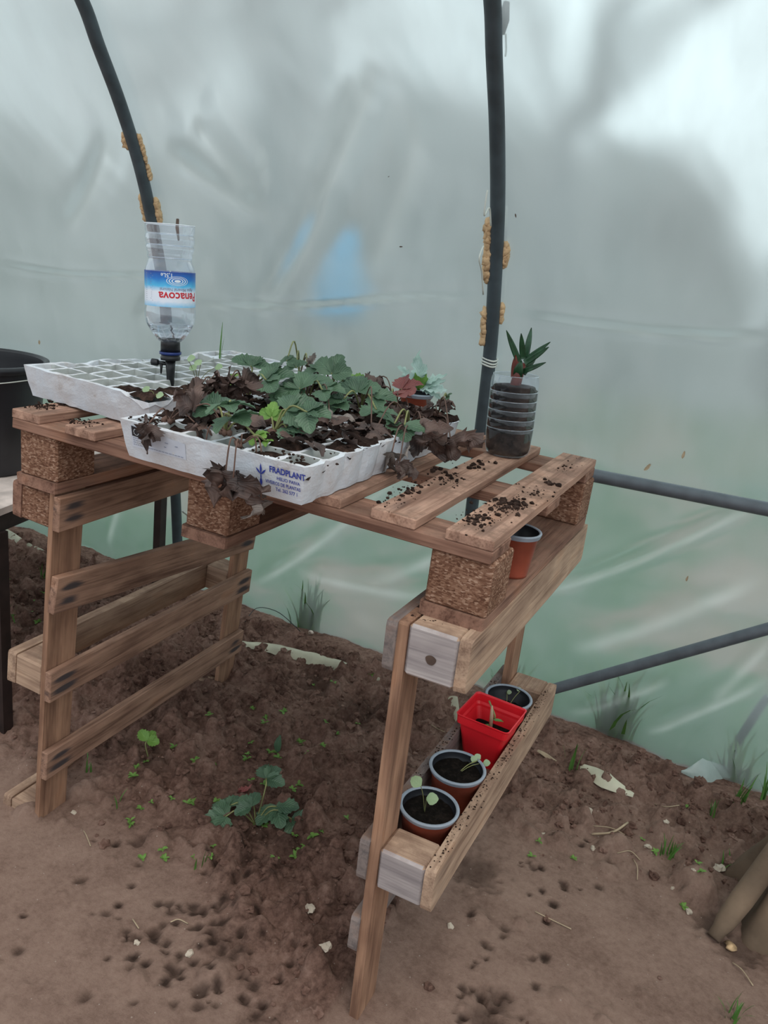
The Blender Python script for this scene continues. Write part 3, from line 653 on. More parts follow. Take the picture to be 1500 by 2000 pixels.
for k, (px, py, n, h, lab) in enumerate(((620, 1225, 30, .16, 'green grass clump outside the film between the table legs'), (1240, 1330, 26, .2, 'green grass clump outside the film below the slanting pipe'), (1010, 1290, 20, .14, 'green grass clump outside the film behind the right leg'), (1190, 1440, 22, .15, 'green grass clump pressed behind the film at lower right'), (1440, 1470, 18, .12, 'short grass clump outside the film near the right edge'), (340, 1150, 16, .1, 'short grass clump outside the film behind the left leg'))):
    p = aty(px, py, 1.10); mb = blades_v(random.Random(50+k), n*2, h*1.3, 0.016, 0.6, 0.005)
    o = mb.build('grass_clump', M['grass']); o.location = (p.x, 1.06, -0.012); tag(o, lab, 'grass clump', 'grass clumps outside the film')

# ------------------------------------------------------------------ the pallet table
TB = 0.81936; SB = 0.78624                      # deck top, stringer underside
table = thing('pallet_table', 'rough table built from wooden pallets, slatted leg panels and a pot trough', 'table', (0, 0, 0))
ex, ey, ez = (1, 0, 0), (0, 1, 0), (0, 0, 1)
Ld, Dd = 0.864, 0.596
for k, (x0, x1) in enumerate(((0.0, 0.064), (0.128, 0.194), (0.262, 0.340), (0.425, 0.500), (0.575, 0.640), (0.687, 0.754), (0.797, 0.864))):
    m_ = M['deck']; board('deck_board', ((x0+x1)/2, Dd/2+(0.0 if k != 1 else -0.006), TB-0.0075), (ey, ex, ez), (Dd, x1-x0, 0.0150), m_, table)
for y0 in (0.0, 0.262, 0.520):
    board('stringer_board', (Ld/2, y0+0.038, SB+0.009), (ex, ey, ez), (Ld, 0.076, 0.0180), M['string'], table)
zb = SB-0.0775
for bx0, bx1 in ((0.012, 0.098), (0.372, 0.452), (0.780, 0.868)):
    for y0 in (0.005, 0.256, 0.506):
        if y0 == 0.256 and bx0 > 0.5: continue
        o = board('spacer_block', ((bx0+bx1)/2, y0+0.043, SB-0.0388), (ey, ex, ez), (0.086, bx1-bx0, 0.0775), M['chip'], table, bev=0.003)
        o['label'] = 'chipboard spacer block'
    board('bottom_board', ((bx0+bx1)/2-0.003, 0.298, zb-0.0093), (ey, ex, ez), (0.594, bx1-bx0+0.006, 0.0185), M['string'], table, bev=0.003, round_ends=0.006)

# leg panels, each given in its own leaning frame
def frame(R, o):
    R = Matrix(R); o = Vector(o)
    return (lambda x, y, z: o+R @ Vector((x, y, z))), [R.col[0], R.col[1], R.col[2]]
FR, AR = frame(((0.99979, 0.00037, -0.02061), (-0.0001, 0.99992, 0.013), (0.02061, -0.013, 0.9997)), (0.76489, -0.03681, 0.68944))
FL, AL = frame(((0.99779, -0.03221, 0.05805), (0.03159, 0.99943, 0.01159), (-0.05839, -0.00973, 0.99825)), (0.08044, 0.00594, 0.6885))
def seg(Fr, A, x0, x1, y0, y1, z0, z1, long, name, mat, **kw):
    c = Fr((x0+x1)/2, (y0+y1)/2, (z0+z1)/2); D = {'x': x1-x0, 'y': y1-y0, 'z': z1-z0}; V = {'x': A[0], 'y': A[1], 'z': A[2]}
    rest = sorted([k for k in 'xyz' if k != long], key=lambda k: -D[k]); ks = [long]+rest
    return board(name, c, [V[k] for k in ks], [D[k] for k in ks], mat, table, **kw)
# right panel
for y0, y1 in ((0, 0.060), (0.601, 0.661)):
    seg(FR, AR, 0, 0.0153, y0, y1, -0.705, 0.0, 'z', 'leg_post', M['post'], round_ends=0.004)
for z0, z1, rows in ((-0.0734, 0.0, 1), (-0.426, -0.3584, 1)):
    for y0, y1 in ((0, 0.062), (0.599, 0.661)):
        if z0 < -0.6 and y0 < 0.01: continue
        o = seg(FR, AR, 0.0155, 0.0872, y0, y1, z0, z1, 'x' if y0 < .01 else 'y', 'leg_block', M['pale'], bev=0.004)
        if y0 < 0.01:      # the outer end grain has weathered grey
            o.data.materials.append(M['greywood'])
            for f in o.data.polygons:
                if f.normal.y < -0.6: f.material_index = 1
            o['label'] = 'block with a grey weathered front'
            if z1 > -0.1:
                c_ = FR(0.052, -0.0008, (z0+z1)/2-0.004); mb_ = MB(); mb_.add([c_]+[c_+AR[0]*0.0075*math.cos(a)*(1+.1*math.sin(3*a))+AR[2]*0.0070*math.sin(a) for a in np.linspace(0, 5.98, 20)], [(0, 1+k, 1+(k+1) % 20) for k in range(20)]); k_ = mb_.build('wood_knot', M['twig'], o); k_['label'] = 'dark knot'
    if z0 > -0.6: seg(FR, AR, 0.0874, 0.1040, 0, 0.661, z0-0.003, z1+0.001, 'y', 'skid_board', M['pale'], round_ends=0.010)
seg(FR, AR, 0.020, 0.0868, 0.064, 0.598, -0.424, -0.410, 'y', 'trough_floor', M['string'])
for z0, z1 in ((-0.075, 0.0), (-0.255, -0.200), (-0.420, -0.350), (-0.555, -0.490)):
    if z1 == -0.200: continue
    seg(FR, AR, -0.0155, -0.0003, -0.004, 0.661, z0, z1, 'y', 'leg_slat', M['darkgrey'], round_ends=0.008)
# left panel
for y0, y1 in ((0, 0.070), (0.300, 0.36), (0.585, 0.6516)):
    if y0 == 0.300: continue
    seg(FL, AL, 0, 0.0110, y0, y1, -0.705, 0.0, 'z', 'leg_post', M['post'], round_ends=0.002)
for z0, z1, mat in ((-0.066, -0.003, 'chip'), (-0.4052, -0.3418, 'pale'), (-0.70, -0.672, 'pale')):
    for y0, y1 in ((0, 0.066), (0.585, 0.6516)):
        seg(FL, AL, -0.0646, -0.0002, y0, y1, z0, z1, 'x', 'leg_block', M[mat], bev=0.003)
    seg(FL, AL, -0.0841, -0.0648, 0, 0.6516, z0-0.001, z1+0.002, 'y', 'skid_board', M['string'] if z0 > -.1 else M['pale'], round_ends=0.006)
for z0, z1, dz in ((-0.0655, -0.0025, 0.0), (-0.4097, -0.3464, 0.0), (-0.5839, -0.5217, 0.0)):
    seg(FL, AL, 0.0112, 0.0264, -0.003, 0.655, z0, z1, 'y', 'leg_slat', M['slat'])
a = FL(0.0190, -0.002, -0.1885); b = FL(0.0190, 0.650, -0.252)          # the second slat has dropped at its far end
d = (b-a).normalized(); up_ = (AL[2]-d*AL[2].dot(d)).normalized()
board('leg_slat', (a+b)/2, (d, up_, d.cross(up_)), ((b-a).length, 0.070, 0.0152), M['slat'], table)

# ------------------------------------------------------------------ loose soil on the boards
def crumbs(name, spots, label, mat):
    mb = MB(); r = random.Random(3)
    for (x, y, z, sx, sy, n, rm) in spots:
        for _ in range(n*2):
            R_ = rm*(0.18+0.82*r.random()**3); V, F = lump_v((r.gauss(x, sx), r.gauss(y, sy), z+R_*0.3), R_, r.random()*99, 1, 0.7, 0.5); mb.add(V, F)
    o = mb.build(name, mat, None, False); return tag(o, label, 'soil', None, 'stuff')
sp = []
def bsp(px, py, sx, sy, n, rm): p = atz(px, py, TB); sp.append((p.x, p.y, TB, sx, sy, n, rm))
for q in ((860, 925, .012, .03, 14, .006), (800, 960, .010, .04, 30, .005), (935, 910, .008, .03, 14, .006), (880, 940, .01, .02, 30, .003), (1080, 945, .006, .006, 10, .007), (1040, 960, .012, .03, 30, .003),
          (985, 990, .015, .03, 60, .005), (930, 1015, .012, .02, 60, .004), (1010, 985, .012, .012, 16, .007), (1100, 915, .01, .03, 16, .003), (760, 985, .012, .02, 16, .002)): bsp(*q)
crumbs('soil_crumbs', sp, 'dark loose soil crumbs on the right-hand deck boards', M['traysoil'])
sp = []
for q in ((80, 795, .01, .012, 40, .003), (160, 825, .015, .012, 40, .003), (110, 790, .012, .02, 30, .004)): bsp(*q)
crumbs('soil_crumbs', sp, 'dark loose soil crumbs on the deck boards at the left corner', M['traysoil'])
sp = []
for px, py in ((815, 1205), (855, 1215), (835, 1212)):
    p = atz(px, py, 0.691); sp.append((p.x, p.y, 0.6895, .006, .004, 8, .002))
for k in range(14):
    yk = 0.05+k*0.042; c_ = FR(0.0957, yk, -0.357); sp.append((c_.x, c_.y, c_.z, 0.0045, .02, 16, .0018))
    c_ = FR(-0.006, yk, -0.350); sp.append((c_.x, c_.y, c_.z, 0.0045, .02, 12, .0018))
crumbs('soil_crumbs', sp, 'fine soil crumbs along the top edges of the pot trough', M['traysoil'])

# ------------------------------------------------------------------ polystyrene seed trays
def tray(W_, L_, H_, nx, ny_, T, parent, damage=None, flute=False, sd=0, taper=0.010):
    bm = bmesh.new(); r = random.Random(sd); cx, cy = W_/nx, L_/ny_; wt = 0.0035
    def put(x, y, z): return bm.verts.new((x, y, z))
    cache = {}
    def V(x, y, z):
        k = (round(x, 5), round(y, 5), round(z, 5))
        if k not in cache: cache[k] = put(*k)
        return cache[k]
    topz = {}
    for i in range(nx):
        for j in range(ny_):
            x0, x1, y0, y1 = i*cx, (i+1)*cx, j*cy, (j+1)*cy; ox0 = 0.009 if i == 0 else wt; ox1 = 0.009 if i == nx-1 else wt; oy0 = 0.009 if j == 0 else wt; oy1 = 0.009 if j == ny_-1 else wt
            o4 = [V(x0, y0, H_), V(x1, y0, H_), V(x1, y1, H_), V(x0, y1, H_)]
            ip = [(x0+ox0, y0+oy0), (x1-ox1, y0+oy0), (x1-ox1, y1-oy1), (x0+ox0, y1-oy1)]
            i4 = [V(a, b, H_) for a, b in ip]
            mx, my = (ip[0][0]+ip[2][0])/2, (ip[0][1]+ip[2][1])/2
            b4 = [V(mx+(a-mx)*0.62, my+(b-my)*0.62, 0.008) for a, b in ip]
            for k in range(4):
                l = (k+1) % 4; bm.faces.new((o4[k], o4[l], i4[l], i4[k])); bm.faces.new((i4[k], i4[l], b4[l], b4[k]))
            bm.faces.new(b4)
    # outer wall with taper; fluted wall on the right side
    ring = []
    for i in range(nx): ring.append((i*cx, 0, 0))
    for j in range(ny_): ring.append((W_, j*cy, 1))
    for i in range(nx): ring.append((W_-i*cx, L_, 2))
    for j in range(ny_): ring.append((0, L_-j*cy, 3))
    n = len(ring); bot = []; midv = []
    for (x, y, s) in ring:
        sx = (x-W_/2)/(W_/2); sy = (y-L_/2)/(L_/2)
        midv.append(put(x-taper*0.45*sx, y-taper*0.45*sy, H_*0.45)); bot.append(put(x-taper*sx, y-taper*sy, 0.0))
    for k in range(n):
        l = (k+1) % n; a = V(*ring[k][:2], H_); b = V(*ring[l][:2], H_)
        bm.faces.new((b, a, midv[k], midv[l])); bm.faces.new((midv[l], midv[k], bot[k], bot[l]))
    bm.faces.new(bot[::-1])
    bm.normal_update()
    side = [f for f in bm.faces if abs(f.normal.z) < 0.5 and f.calc_center_median().z > 0.0]
    # subdivide everything lightly for chips and dents
    es = [e for e in bm.edges if e.calc_length() > 0.02]
    bmesh.ops.subdivide_edges(bm, edges=es, cuts=3, use_grid_fill=True)
    for v in bm.verts:
        x, y, z = v.co
        if flute and x > W_-0.012:
            k = abs(math.sin(math.pi*y/cy)); v.co.x += -0.007*(1-k**0.5)
        if flute and y < 0.004: pass
        nse = mn.noise(Vector((x*55, y*55, z*55+sd*7))); v.co.x += nse*0.0012; v.co.y += mn.noise(Vector((x*50+5, y*50, z*50+sd)))*0.0012
        if z > H_*0.97:
            v.co.z += -abs(mn.noise(Vector((x*80, y*80, sd))))*0.004
            if damage:
                for (dx, dy, dr, dd) in damage:
                    k = max(0, 1-math.hypot(x-dx, y-dy)/dr); v.co.z -= dd*min(1, k*2)*(0.7+0.5*mn.noise(Vector((x*60, y*60, 2))))
        if z < 0.002: v.co.z += abs(nse)*0.003
    bm.normal_update()
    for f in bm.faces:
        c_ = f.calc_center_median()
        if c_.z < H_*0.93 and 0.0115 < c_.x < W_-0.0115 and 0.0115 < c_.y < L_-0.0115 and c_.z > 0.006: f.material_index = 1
    bmesh.ops.recalc_face_normals(bm, faces=bm.faces)
    me = bpy.data.meshes.new('tray_body'); bm.to_mesh(me); bm.free(); me.transform(T)
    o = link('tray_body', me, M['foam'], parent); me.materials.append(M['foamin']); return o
def rotm(yaw, pitch=0, roll=0): return (Matrix.Rotation(yaw, 4, 'Z') @ Matrix.Rotation(pitch, 4, 'X') @ Matrix.Rotation(roll, 4, 'Y'))
TF = Matrix.Translation((0.312, -0.076, TB+0.001)) @ rotm(math.radians(-0.5))
WF, LF, HF = 0.318, 0.535, 0.056
trayF = thing('seed_tray', 'front white polystyrene seed tray full of strawberry plants, with blue print', 'seed tray', (0, 0, 0), 'polystyrene seed trays on the table')
tray(WF, LF, HF, 6, 10, TF, trayF, [(0.31, 0.50, 0.07, 0.012), (0.0, 0.14, 0.04, 0.008)], True, 1)
TA = Matrix.Translation((-0.068, 0.085, TB+0.001)) @ rotm(math.radians(-6.0), 0.012, -0.012)
WA, LA, HA = 0.322, 0.530, 0.055
trayA = thing('seed_tray', 'rear white polystyrene seed tray with mostly empty cells, chipped at its left edge', 'seed tray', (0, 0, 0), 'polystyrene seed trays on the table')
tray(WA, LA, HA, 6, 10, TA, trayA, [(0.0, 0.33, 0.09, 0.022), (0.05, 0.37, 0.06, 0.018), (0.0, 0.12, 0.03, 0.007), (0.315, 0.02, 0.04, 0.02), (0.29, 0.0, 0.03, 0.010), (0.0, 0.22, 0.03, 0.006)], False, 4)
def soil_patch(T, W_, L_, H_, nx, ny_, cells, parent, lab=None, name='cell_soil', over=0.0, mat='traysoil'):
    mb = MB(); cx, cy = W_/nx, L_/ny_
    for (i, j, lv) in cells:
        n = 9; V = []
        for a in range(n):
            for b in range(n):
                x = i*cx+0.003+(cx-0.006)*a/(n-1); y = j*cy+0.003+(cy-0.006)*b/(n-1)
                e = min(a, b, n-1-a, n-1-b)
                z = H_+lv+0.006*mn.noise(Vector((x*90, y*90, 0)))+0.004*mn.noise(Vector((x*230, y*230, 4)))-(0.006 if e == 0 else 0)
                V.append(T @ Vector((x, y, z)))
        mb.add(V, [(a*n+b, (a+1)*n+b, (a+1)*n+b+1, a*n+b+1) for a in range(n-1) for b in range(n-1)])
    o = mb.build(name, M[mat], parent, True); o['kind'] = 'stuff'; return o
rr = random.Random(9)
cells = [(i, j, rr.uniform(-0.003, 0.004)) for i in range(6) for j in range(1, 10)]+[(1, 0, -.006), (0, 0, -0.010), (4, 0, -.006), (5, 0, -.009)]
soil_patch(TF, WF, LF, HF, 6, 10, [c for c in cells if not (c[1] < 2 and c[0] in (2, 5) and c[1] == 1)], trayF)
soil_patch(TA, WA, LA, HA, 6, 10, [(5, 0, 0.002), (4, 0, -0.001), (5, 1, 0.002), (5, 2, 0.003), (2, 8, 0.002), (3, 8, -0.002), (5, 3, 0)], trayA)
mb = MB(); r = random.Random(12)
for _ in range(700):
    x = r.uniform(0.01, WF-0.01); y = r.uniform(0.07, LF-0.01); R_ = 0.0012+0.006*r.random()**2.5; mb.add(*lump_v(TF @ Vector((x, y, HF+R_*0.3+0.002)), R_, r.random()*50, 1, 0.7, 0.5))
for _ in range(60):
    x = r.choice((r.gauss(0.03, 0.02), r.gauss(0.26, 0.03))); y = r.uniform(0.0, 0.05); R_ = r.uniform(0.001, 0.003); mb.add(*lump_v(TF @ Vector((abs(x), y, HF+0.001)), R_, r.random()*50, 1, 0.7, 0.5))
o = mb.build('soil_lumps', M['traysoil'], trayF); o['kind'] = 'stuff'
# print on the front tray: face is tapered, so lay the marks on its slope
def on_face(px, py, lift=0.0012):
    p = aty(px, py, -0.0755); return p
fo = TF @ Vector((0, 0, 0)); 
def facept(u, v, lift=0.0016):
    """u metres along the tray's front face, v metres up it"""
    return TF @ Vector((u, 0.010*(1-v/HF)-lift-0.0004, v))
def put_text(s, u, v, size, mat, name, bold=0.0, par=trayF, slant=0.0, sx=1.0):
    V, F = text_vf(s, size, bold); V = [facept(u+p.x*sx, v+p.y+slant*p.x) for p in V]
    return mesh(name, V, F, M[mat], par)
pu = lambda px, py: (aty(px, py, -0.076).x-fo.x, aty(px, py, -0.076).z-fo.z)
put_text('FRADPLANT', 0.2585, 0.0375, 0.0118, 'ink', 'printed_name', 0.00035, sx=0.86)
put_text('HELIO PAIVA', 0.2700, 0.0285, 0.0066, 'ink', 'printed_line', 0.0001, sx=0.95)
put_text('VIVEIROS DE PLANTAS', 0.2520, 0.0205, 0.0070, 'ink', 'printed_line', 0.0001, sx=0.78)
put_text('Tel. 262 577 1', 0.2680, 0.0125, 0.0070, 'ink', 'printed_line', 0.0001, sx=0.85)
mb = MB()
def leafshape(cx, cz, ang, L_, w_):
    V = []; d = (math.cos(ang), math.sin(ang)); s = (-d[1], d[0])
    for t_, k in ((0, 0), (0.3, 0.8), (0.55, 1), (0.8, .6), (1, 0), (0.8, -.6), (0.55, -1), (0.3, -.8)): V.append(facept(cx+d[0]*L_*t_+s[0]*w_*k, cz+d[1]*L_*t_+s[1]*w_*k))
    mb.add(V, [tuple(range(8))])
u0 = 0.2450; leafshape(u0, 0.030, math.pi/2, 0.016, 0.0016); leafshape(u0, 0.030, math.pi/2+0.75, 0.012, 0.0014); leafshape(u0, 0.030, math.pi/2-0.75, 0.012, 0.0014)
leafshape(u0, 0.022, math.pi/2, 0.010, 0.0010); leafshape(u0, 0.026, -math.pi/2, 0.012, 0.0022)
mb.build('printed_plant_mark', M['ink'], trayF)
V = [facept(*p, 0.0009) for p in ((0.020, 0.018), (0.118, 0.020), (0.118, 0.043), (0.020, 0.050))]; o = mesh('paper_label', V, [(0, 1, 2, 3)], M['white'], trayF)
V = [facept(*p) for p in ((0.022, 0.035), (0.040, 0.034), (0.040, 0.048), (0.022, 0.050))]; e_ = mesh('flag_mark', V, [(0, 1, 2, 3)], M['dark'], trayF)
mb = MB()
for k in range(12):
    a = k*math.pi/6; c_ = (0.031+0.0045*math.cos(a), 0.0418+0.0045*math.sin(a)); mb.add([facept(c_[0]+0.0008*math.cos(b), c_[1]+0.0008*math.sin(b), 0.0024) for b in np.linspace(0, 5.03, 5)], [tuple(range(5))])
mb.build('flag_stars', M['whiteink'], trayF)
mb = MB(); r = random.Random(4)
for row in range(4):
    u = 0.023
    while u < (0.040 if row < 3 else 0.11):
        L_ = r.uniform(0.002, 0.006); v = 0.0315-row*0.0032
        mb.add([facept(u, v), facept(u+L_, v), facept(u+L_, v+0.0011), facept(u, v+0.0011)], [(0, 1, 2, 3)]); u += L_+0.0012
for (u, v, L_) in ((0.068, 0.0375, .007), (0.082, 0.0365, .006), (0.100, 0.0350, .005), (0.080, 0.030, .004)): mb.add([facept(u, v), facept(u+L_, v), facept(u+L_, v+0.0014), facept(u, v+0.0014)], [(0, 1, 2, 3)])
mb.build('label_fine_print', M['greyink'], trayF)

# ------------------------------------------------------------------ leaves and plants
def leaflet_v(O, fwd, nrm_, L_, W_, serr=0.10, fold_=0.25, droop=0.25, crump=0.0, sd=0.0, nl=9, na=6):
    fwd = Vector(fwd).normalized(); nrm_ = Vector(nrm_); nrm_ = (nrm_-fwd*nrm_.dot(fwd)).normalized(); side = fwd.cross(nrm_); O = Vector(O); V = []; uv = []
    for i in range(nl+1):
        t = i/nl; wv = W_/2*(math.sin(math.pi*min(1, t**0.85*0.97+0.015)))**0.65
        for j in range(na+1):
            s = (j/na-0.5)*2; e = abs(s)
            ws = wv*(1+(serr*(1 if i % 2 else -1)*(e > 0.99)))
            x = L_*t+(L_*0.03*(1 if i % 2 else -0.6) if e > 0.99 else 0); y = ws*s; z = fold_*abs(y)-droop*L_*t*t+0.02*L_*math.sin(t*18)*e
            p = Vector((x, y, z))
            if crump:
                q = p*(62.0)+Vector((sd, sd*2, sd*3)); p += Vector((mn.noise(q), mn.noise(q+Vector((7, 0, 0))), mn.noise(q+Vector((0, 7, 0)))*1.6))*crump*L_
            V.append(O+fwd*p.x+side*p.y+nrm_*p.z); uv.append((j/na, t))
    k = na+1
    return V, [(i*k+j, (i+1)*k+j, (i+1)*k+j+1, i*k+j+1) for i in range(nl) for j in range(na)], uv
def tri_leaf(mb, tip, out, nrm_, size, dry=False, sd=0.0, r=random):
    out = Vector(out).normalized(); nrm_ = Vector(nrm_).normalized(); nrm_ = (nrm_-out*nrm_.dot(out)).normalized()
    for a in (0, 1.15, -1.15):
        d = Matrix.Rotation(a, 3, nrm_) @ out
        if dry: mb.add(*leaflet_v(tip, d+nrm_*r.uniform(-.7, .2), nrm_+Vector((r.uniform(-.6, .6),)*3), size*r.uniform(.8, 1.1), size*r.uniform(.55, .8), 0.16, r.uniform(-1.3, 1.3), r.uniform(.2, 1.2), 0.30, sd+a*3, 12, 8))
        else: mb.add(*leaflet_v(tip, d+nrm_*r.uniform(-.1, .15), nrm_, size*r.uniform(.9, 1.1), size*0.86, 0.11, r.uniform(.15, .45), r.uniform(.1, .4), 0.02, sd, 10, 6))
def plant(label, base, greens, dries, cat='strawberry plant', group='strawberry plants in the front tray', seed=1):
    """greens / dries: (tip point, leaflet size, outward vector or None, material)"""
    r = random.Random(seed); base = Vector(base); t = thing('strawberry_plant', label, cat, base, group)
    mb = MB()
    for k in range(5): mb.add(*lump_v(Vector((r.gauss(0, .004), r.gauss(0, .004), 0.001)), 0.005, k*2.0, 1, 1.2, 0.4))
    mb.build('crown', M['drystalk'], t, True)
    for k, (tip, size, out, mt) in enumerate(list(greens)+list(dries)):
        dry = k >= len(greens); tip = Vector(tip)-base
        h = Vector((tip.x, tip.y, 0)); o_ = Vector(out) if out else Vector((h.x+r.uniform(-.01, .01), h.y+r.uniform(-.01, .01), 0.01 if not dry else -0.03))
        if o_.length < 1e-4: o_ = Vector((r.uniform(-1, 1), r.uniform(-1, 1), 0))
        toc = (CAM-base-tip).normalized()
        nrm_ = Vector((r.uniform(-.25, .25), -0.35+r.uniform(-.25, .25), 1)) if not dry else Vector((r.uniform(-.7, .7), r.uniform(-1.0, .3), r.uniform(0.1, 1)))
        mid = (tip*0.5)+Vector((r.uniform(-.006, .006), r.uniform(-.006, .006), 0.35*tip.length if tip.z > -0.01 else 0.03))
        if tip.z < -0.01: mid = Vector((tip.x*0.75, tip.y*0.75, 0.015))
        st = tube('stalk', spline([Vector((0, 0, 0)), mid, tip], 5), 0.0011 if dry else 0.0015, M['drystalk' if dry else 'stalk'], t, 6)
        mb = MB(); tri_leaf(mb, tip, o_, nrm_, size*(1.0 if dry else 1.14), dry, seed*3.3+k*1.7, r); mb.build('withered_leaf' if dry else 'leaf', M[mt], t, True)
    return t
ZT = TB+HF+0.002
def tp(px, py, h): return atz(px, py, ZT+h)
L3 = 'leaf'; D3 = 'dry'; G3 = 'dryg'
plant('strawberry plant above the middle of the tray front, two pale stalks leaning right', tp(535, 845, 0), [(tp(560, 800, .035), .036, None, L3), (tp(600, 805, .04), .034, None, L3), (tp(530, 815, .02), .020, None, 'leafy'), (tp(560, 835, .012), .028, (1, .1, 0), L3)], [(tp(590, 850, .005), .028, None, D3)], seed=1)
plant('strawberry plant at the left front of the tray with spreading green leaves', tp(440, 845, 0), [(tp(425, 795, .032), .034, (-1, .3, .2), L3), (tp(455, 815, .03), .034, (.6, -.3, .2), L3), (tp(445, 790, .05), .030, None, L3), (tp(500, 852, .006), .018, (1, -.2, .2), 'leafy')], [(tp(395, 800, .02), .034, (-.3, -.5, -.6), D3), (tp(400, 870, -.012), .032, (-.2, -.4, -1), G3), (tp(375, 795, .03), .03, (-.6, -.5, .3), D3)], seed=2)
plant('strawberry plant with a large upright leaf near the left back of the tray', tp(480, 780, 0), [(tp(520, 742, .045), .044, (.7, .2, .4), L3), (tp(490, 715, .055), .034, (-.2, .5, .3), L3), (tp(555, 765, .03), .036, None, L3)], [(tp(445, 750, .04), .036, (-.5, 0, .5), D3), (tp(465, 760, .03), .032, (0, -.6, -.1), D3), (tp(420, 770, .02), .03, (-.6, -.4, 0), D3)], seed=3)
plant('strawberry plant in the centre of the tray, broad flat leaves', tp(600, 790, 0), [(tp(585, 760, .04), .038, (-.6, .1, .2), L3), (tp(630, 762, .04), .036, (.6, .1, .2), L3), (tp(610, 745, .045), .034, (.1, .6, .2), L3), (tp(650, 790, .02), .032, (.8, -.3, .1), L3)], [(tp(645, 815, .008), .030, (.5, -.6, 0), G3), (tp(575, 800, .01), .03, None, D3)], seed=4)
plant('strawberry plant at the back centre of the tray with one raised dark leaf', tp(650, 765, 0), [(tp(648, 730, .045), .036, (.1, .5, .9), L3), (tp(625, 722, .045), .030, (-.5, .4, .2), L3), (tp(670, 745, .035), .032, (.6, .3, .1), L3), (tp(690, 740, .03), .026, (.6, .5, .2), 'leafy')], [(tp(610, 715, .04), .024, (-.2, .4, 1), G3)], seed=5)
plant('strawberry plant right of centre with grey-green toothed leaves', tp(705, 805, 0), [(tp(700, 765, .04), .036, (-.2, .3, .3), L3), (tp(730, 775, .035), .036, (.8, .2, .1), L3), (tp(735, 800, .022), .034, (.7, -.5, -.1), L3), (tp(670, 780, .03), .030, (-.7, -.1, .1), L3)], [(tp(760, 800, .012), .032, (.6, -.3, 0), D3), (tp(725, 840, .006), .032, (.2, -.6, .2), D3)], seed=6)
plant('strawberry plant with reddening leaves at the right back of the tray', tp(770, 795, 0), [(tp(785, 760, .035), .036, (.5, .3, .5), 'redleaf'), (tp(765, 772, .03), .034, (.6, -.3, .1), 'redleaf')], [(tp(745, 755, .035), .034, (-.2, .3, .3), D3), (tp(800, 800, .01), .03, (.5, 0, 0), D3), (tp(720, 745, .03), .03, (-.6, .3, .3), D3), (tp(775, 810, .006), .03, (0, -.4, .1), D3)], seed=7)
plant('mostly withered strawberry plant at the right edge of the tray, leaves hanging over', tp(800, 830, 0), [(tp(790, 830, .012), .034, (.3, -.5, -.2), L3), (tp(770, 828, .012), .026, (-.4, -.3, .3), L3)], [(tp(840, 850, .0), .040, (.5, -.3, -.6), D3), (tp(825, 835, .012), .036, (.6, -.1, .2), D3), (tp(765, 885, -.018), .034, (-.1, -.3, -1), G3), (tp(780, 905, -.03), .032, (.2, -.3, -1), D3), (tp(730, 845, .004), .034, (-.6, -.1, .1), D3)], seed=8)
plant('withered strawberry plant on the right back corner of the tray with one small green tip', tp(855, 810, 0), [(tp(872, 775, .025), .012, (.6, 0, .5), L3)], [(tp(858, 790, .018), .028, (.3, .1, .4), D3), (tp(880, 858, -.01), .040, (.2, -.3, -1), D3), (tp(845, 800, .01), .03, (-.4, -.1, .2), D3), (tp(872, 870, -.02), .03, (-.2, -.3, -1), D3)], seed=9)
plant('withered strawberry plant drooping over the middle of the tray front', tp(470, 868, 0), [(tp(520, 862, .004), .010, (1, 0, .3), 'leafy')], [(tp(470, 890, -.014), .036, (.4, -.5, -.6), G3), (tp(440, 925, -.03), .042, (-.5, -.5, -.6), D3), (tp(455, 940, -.035), .040, (.2, -.5, -.9), D3), (tp(500, 950, -.05), .026, (-.2, -.4, -1), G3), (tp(510, 985, -.07), .024, (.1, -.2, -1), G3)], seed=10)
plant('withered strawberry plant at the left corner of the tray, one dry leaf over the label', tp(330, 822, 0), [], [(tp(290, 828, .006), .034, (-.5, -.7, -.6), D3), (tp(375, 800, .02), .034, (.3, -.2, .3), D3), (tp(380, 825, .01), .032, (.4, -.4, -.3), D3)], seed=11)
plant('withered strawberry plant at the left back of the tray among blackened leaves', tp(430, 775, 0), [(tp(440, 745, .03), .020, (.4, .2, .6), 'leafy')], [(tp(405, 755, .03), .034, (-.4, .3, .2), D3), (tp(445, 765, .02), .036, (.3, -.2, .1), D3), (tp(385, 765, .02), .026, (-.6, -.2, .1), D3), (tp(470, 745, .04), .034, (.5, .1, .3), D3)], seed=12)
plant('strawberry plant at the back edge of the tray with small dusty leaves', tp(585, 735, 0), [(tp(578, 718, .035), .026, (-.5, .3, .2), L3), (tp(600, 725, .03), .024, (.3, .1, .2), L3), (tp(560, 705, .05), .018, (0, .3, .3), L3)], [(tp(605, 735, .02), .028, (.5, 0, 0), D3)], seed=13)
# litter of dead leaves across the tray
mb = MB(); r = random.Random(77)
for _ in range(110):
    x = r.uniform(0.03, WF-0.02); y = r.uniform(0.06, LF-0.03); a = r.uniform(0, 6.28)
    mb.add(*leaflet_v(TF @ Vector((x, y, HF+r.uniform(0.003, .014))), (math.cos(a), math.sin(a), r.uniform(-.1, .4)), (r.uniform(-.6, .6), r.uniform(-.6, .6), 1), r.uniform(.02, .038), r.uniform(.014, .026), .1, r.uniform(-.6, .6), r.uniform(.1, .7), .2, r.random()*99))
o = mb.build('dead_leaf_litter', M['dry'], trayF, True); o['kind'] = 'stuff'
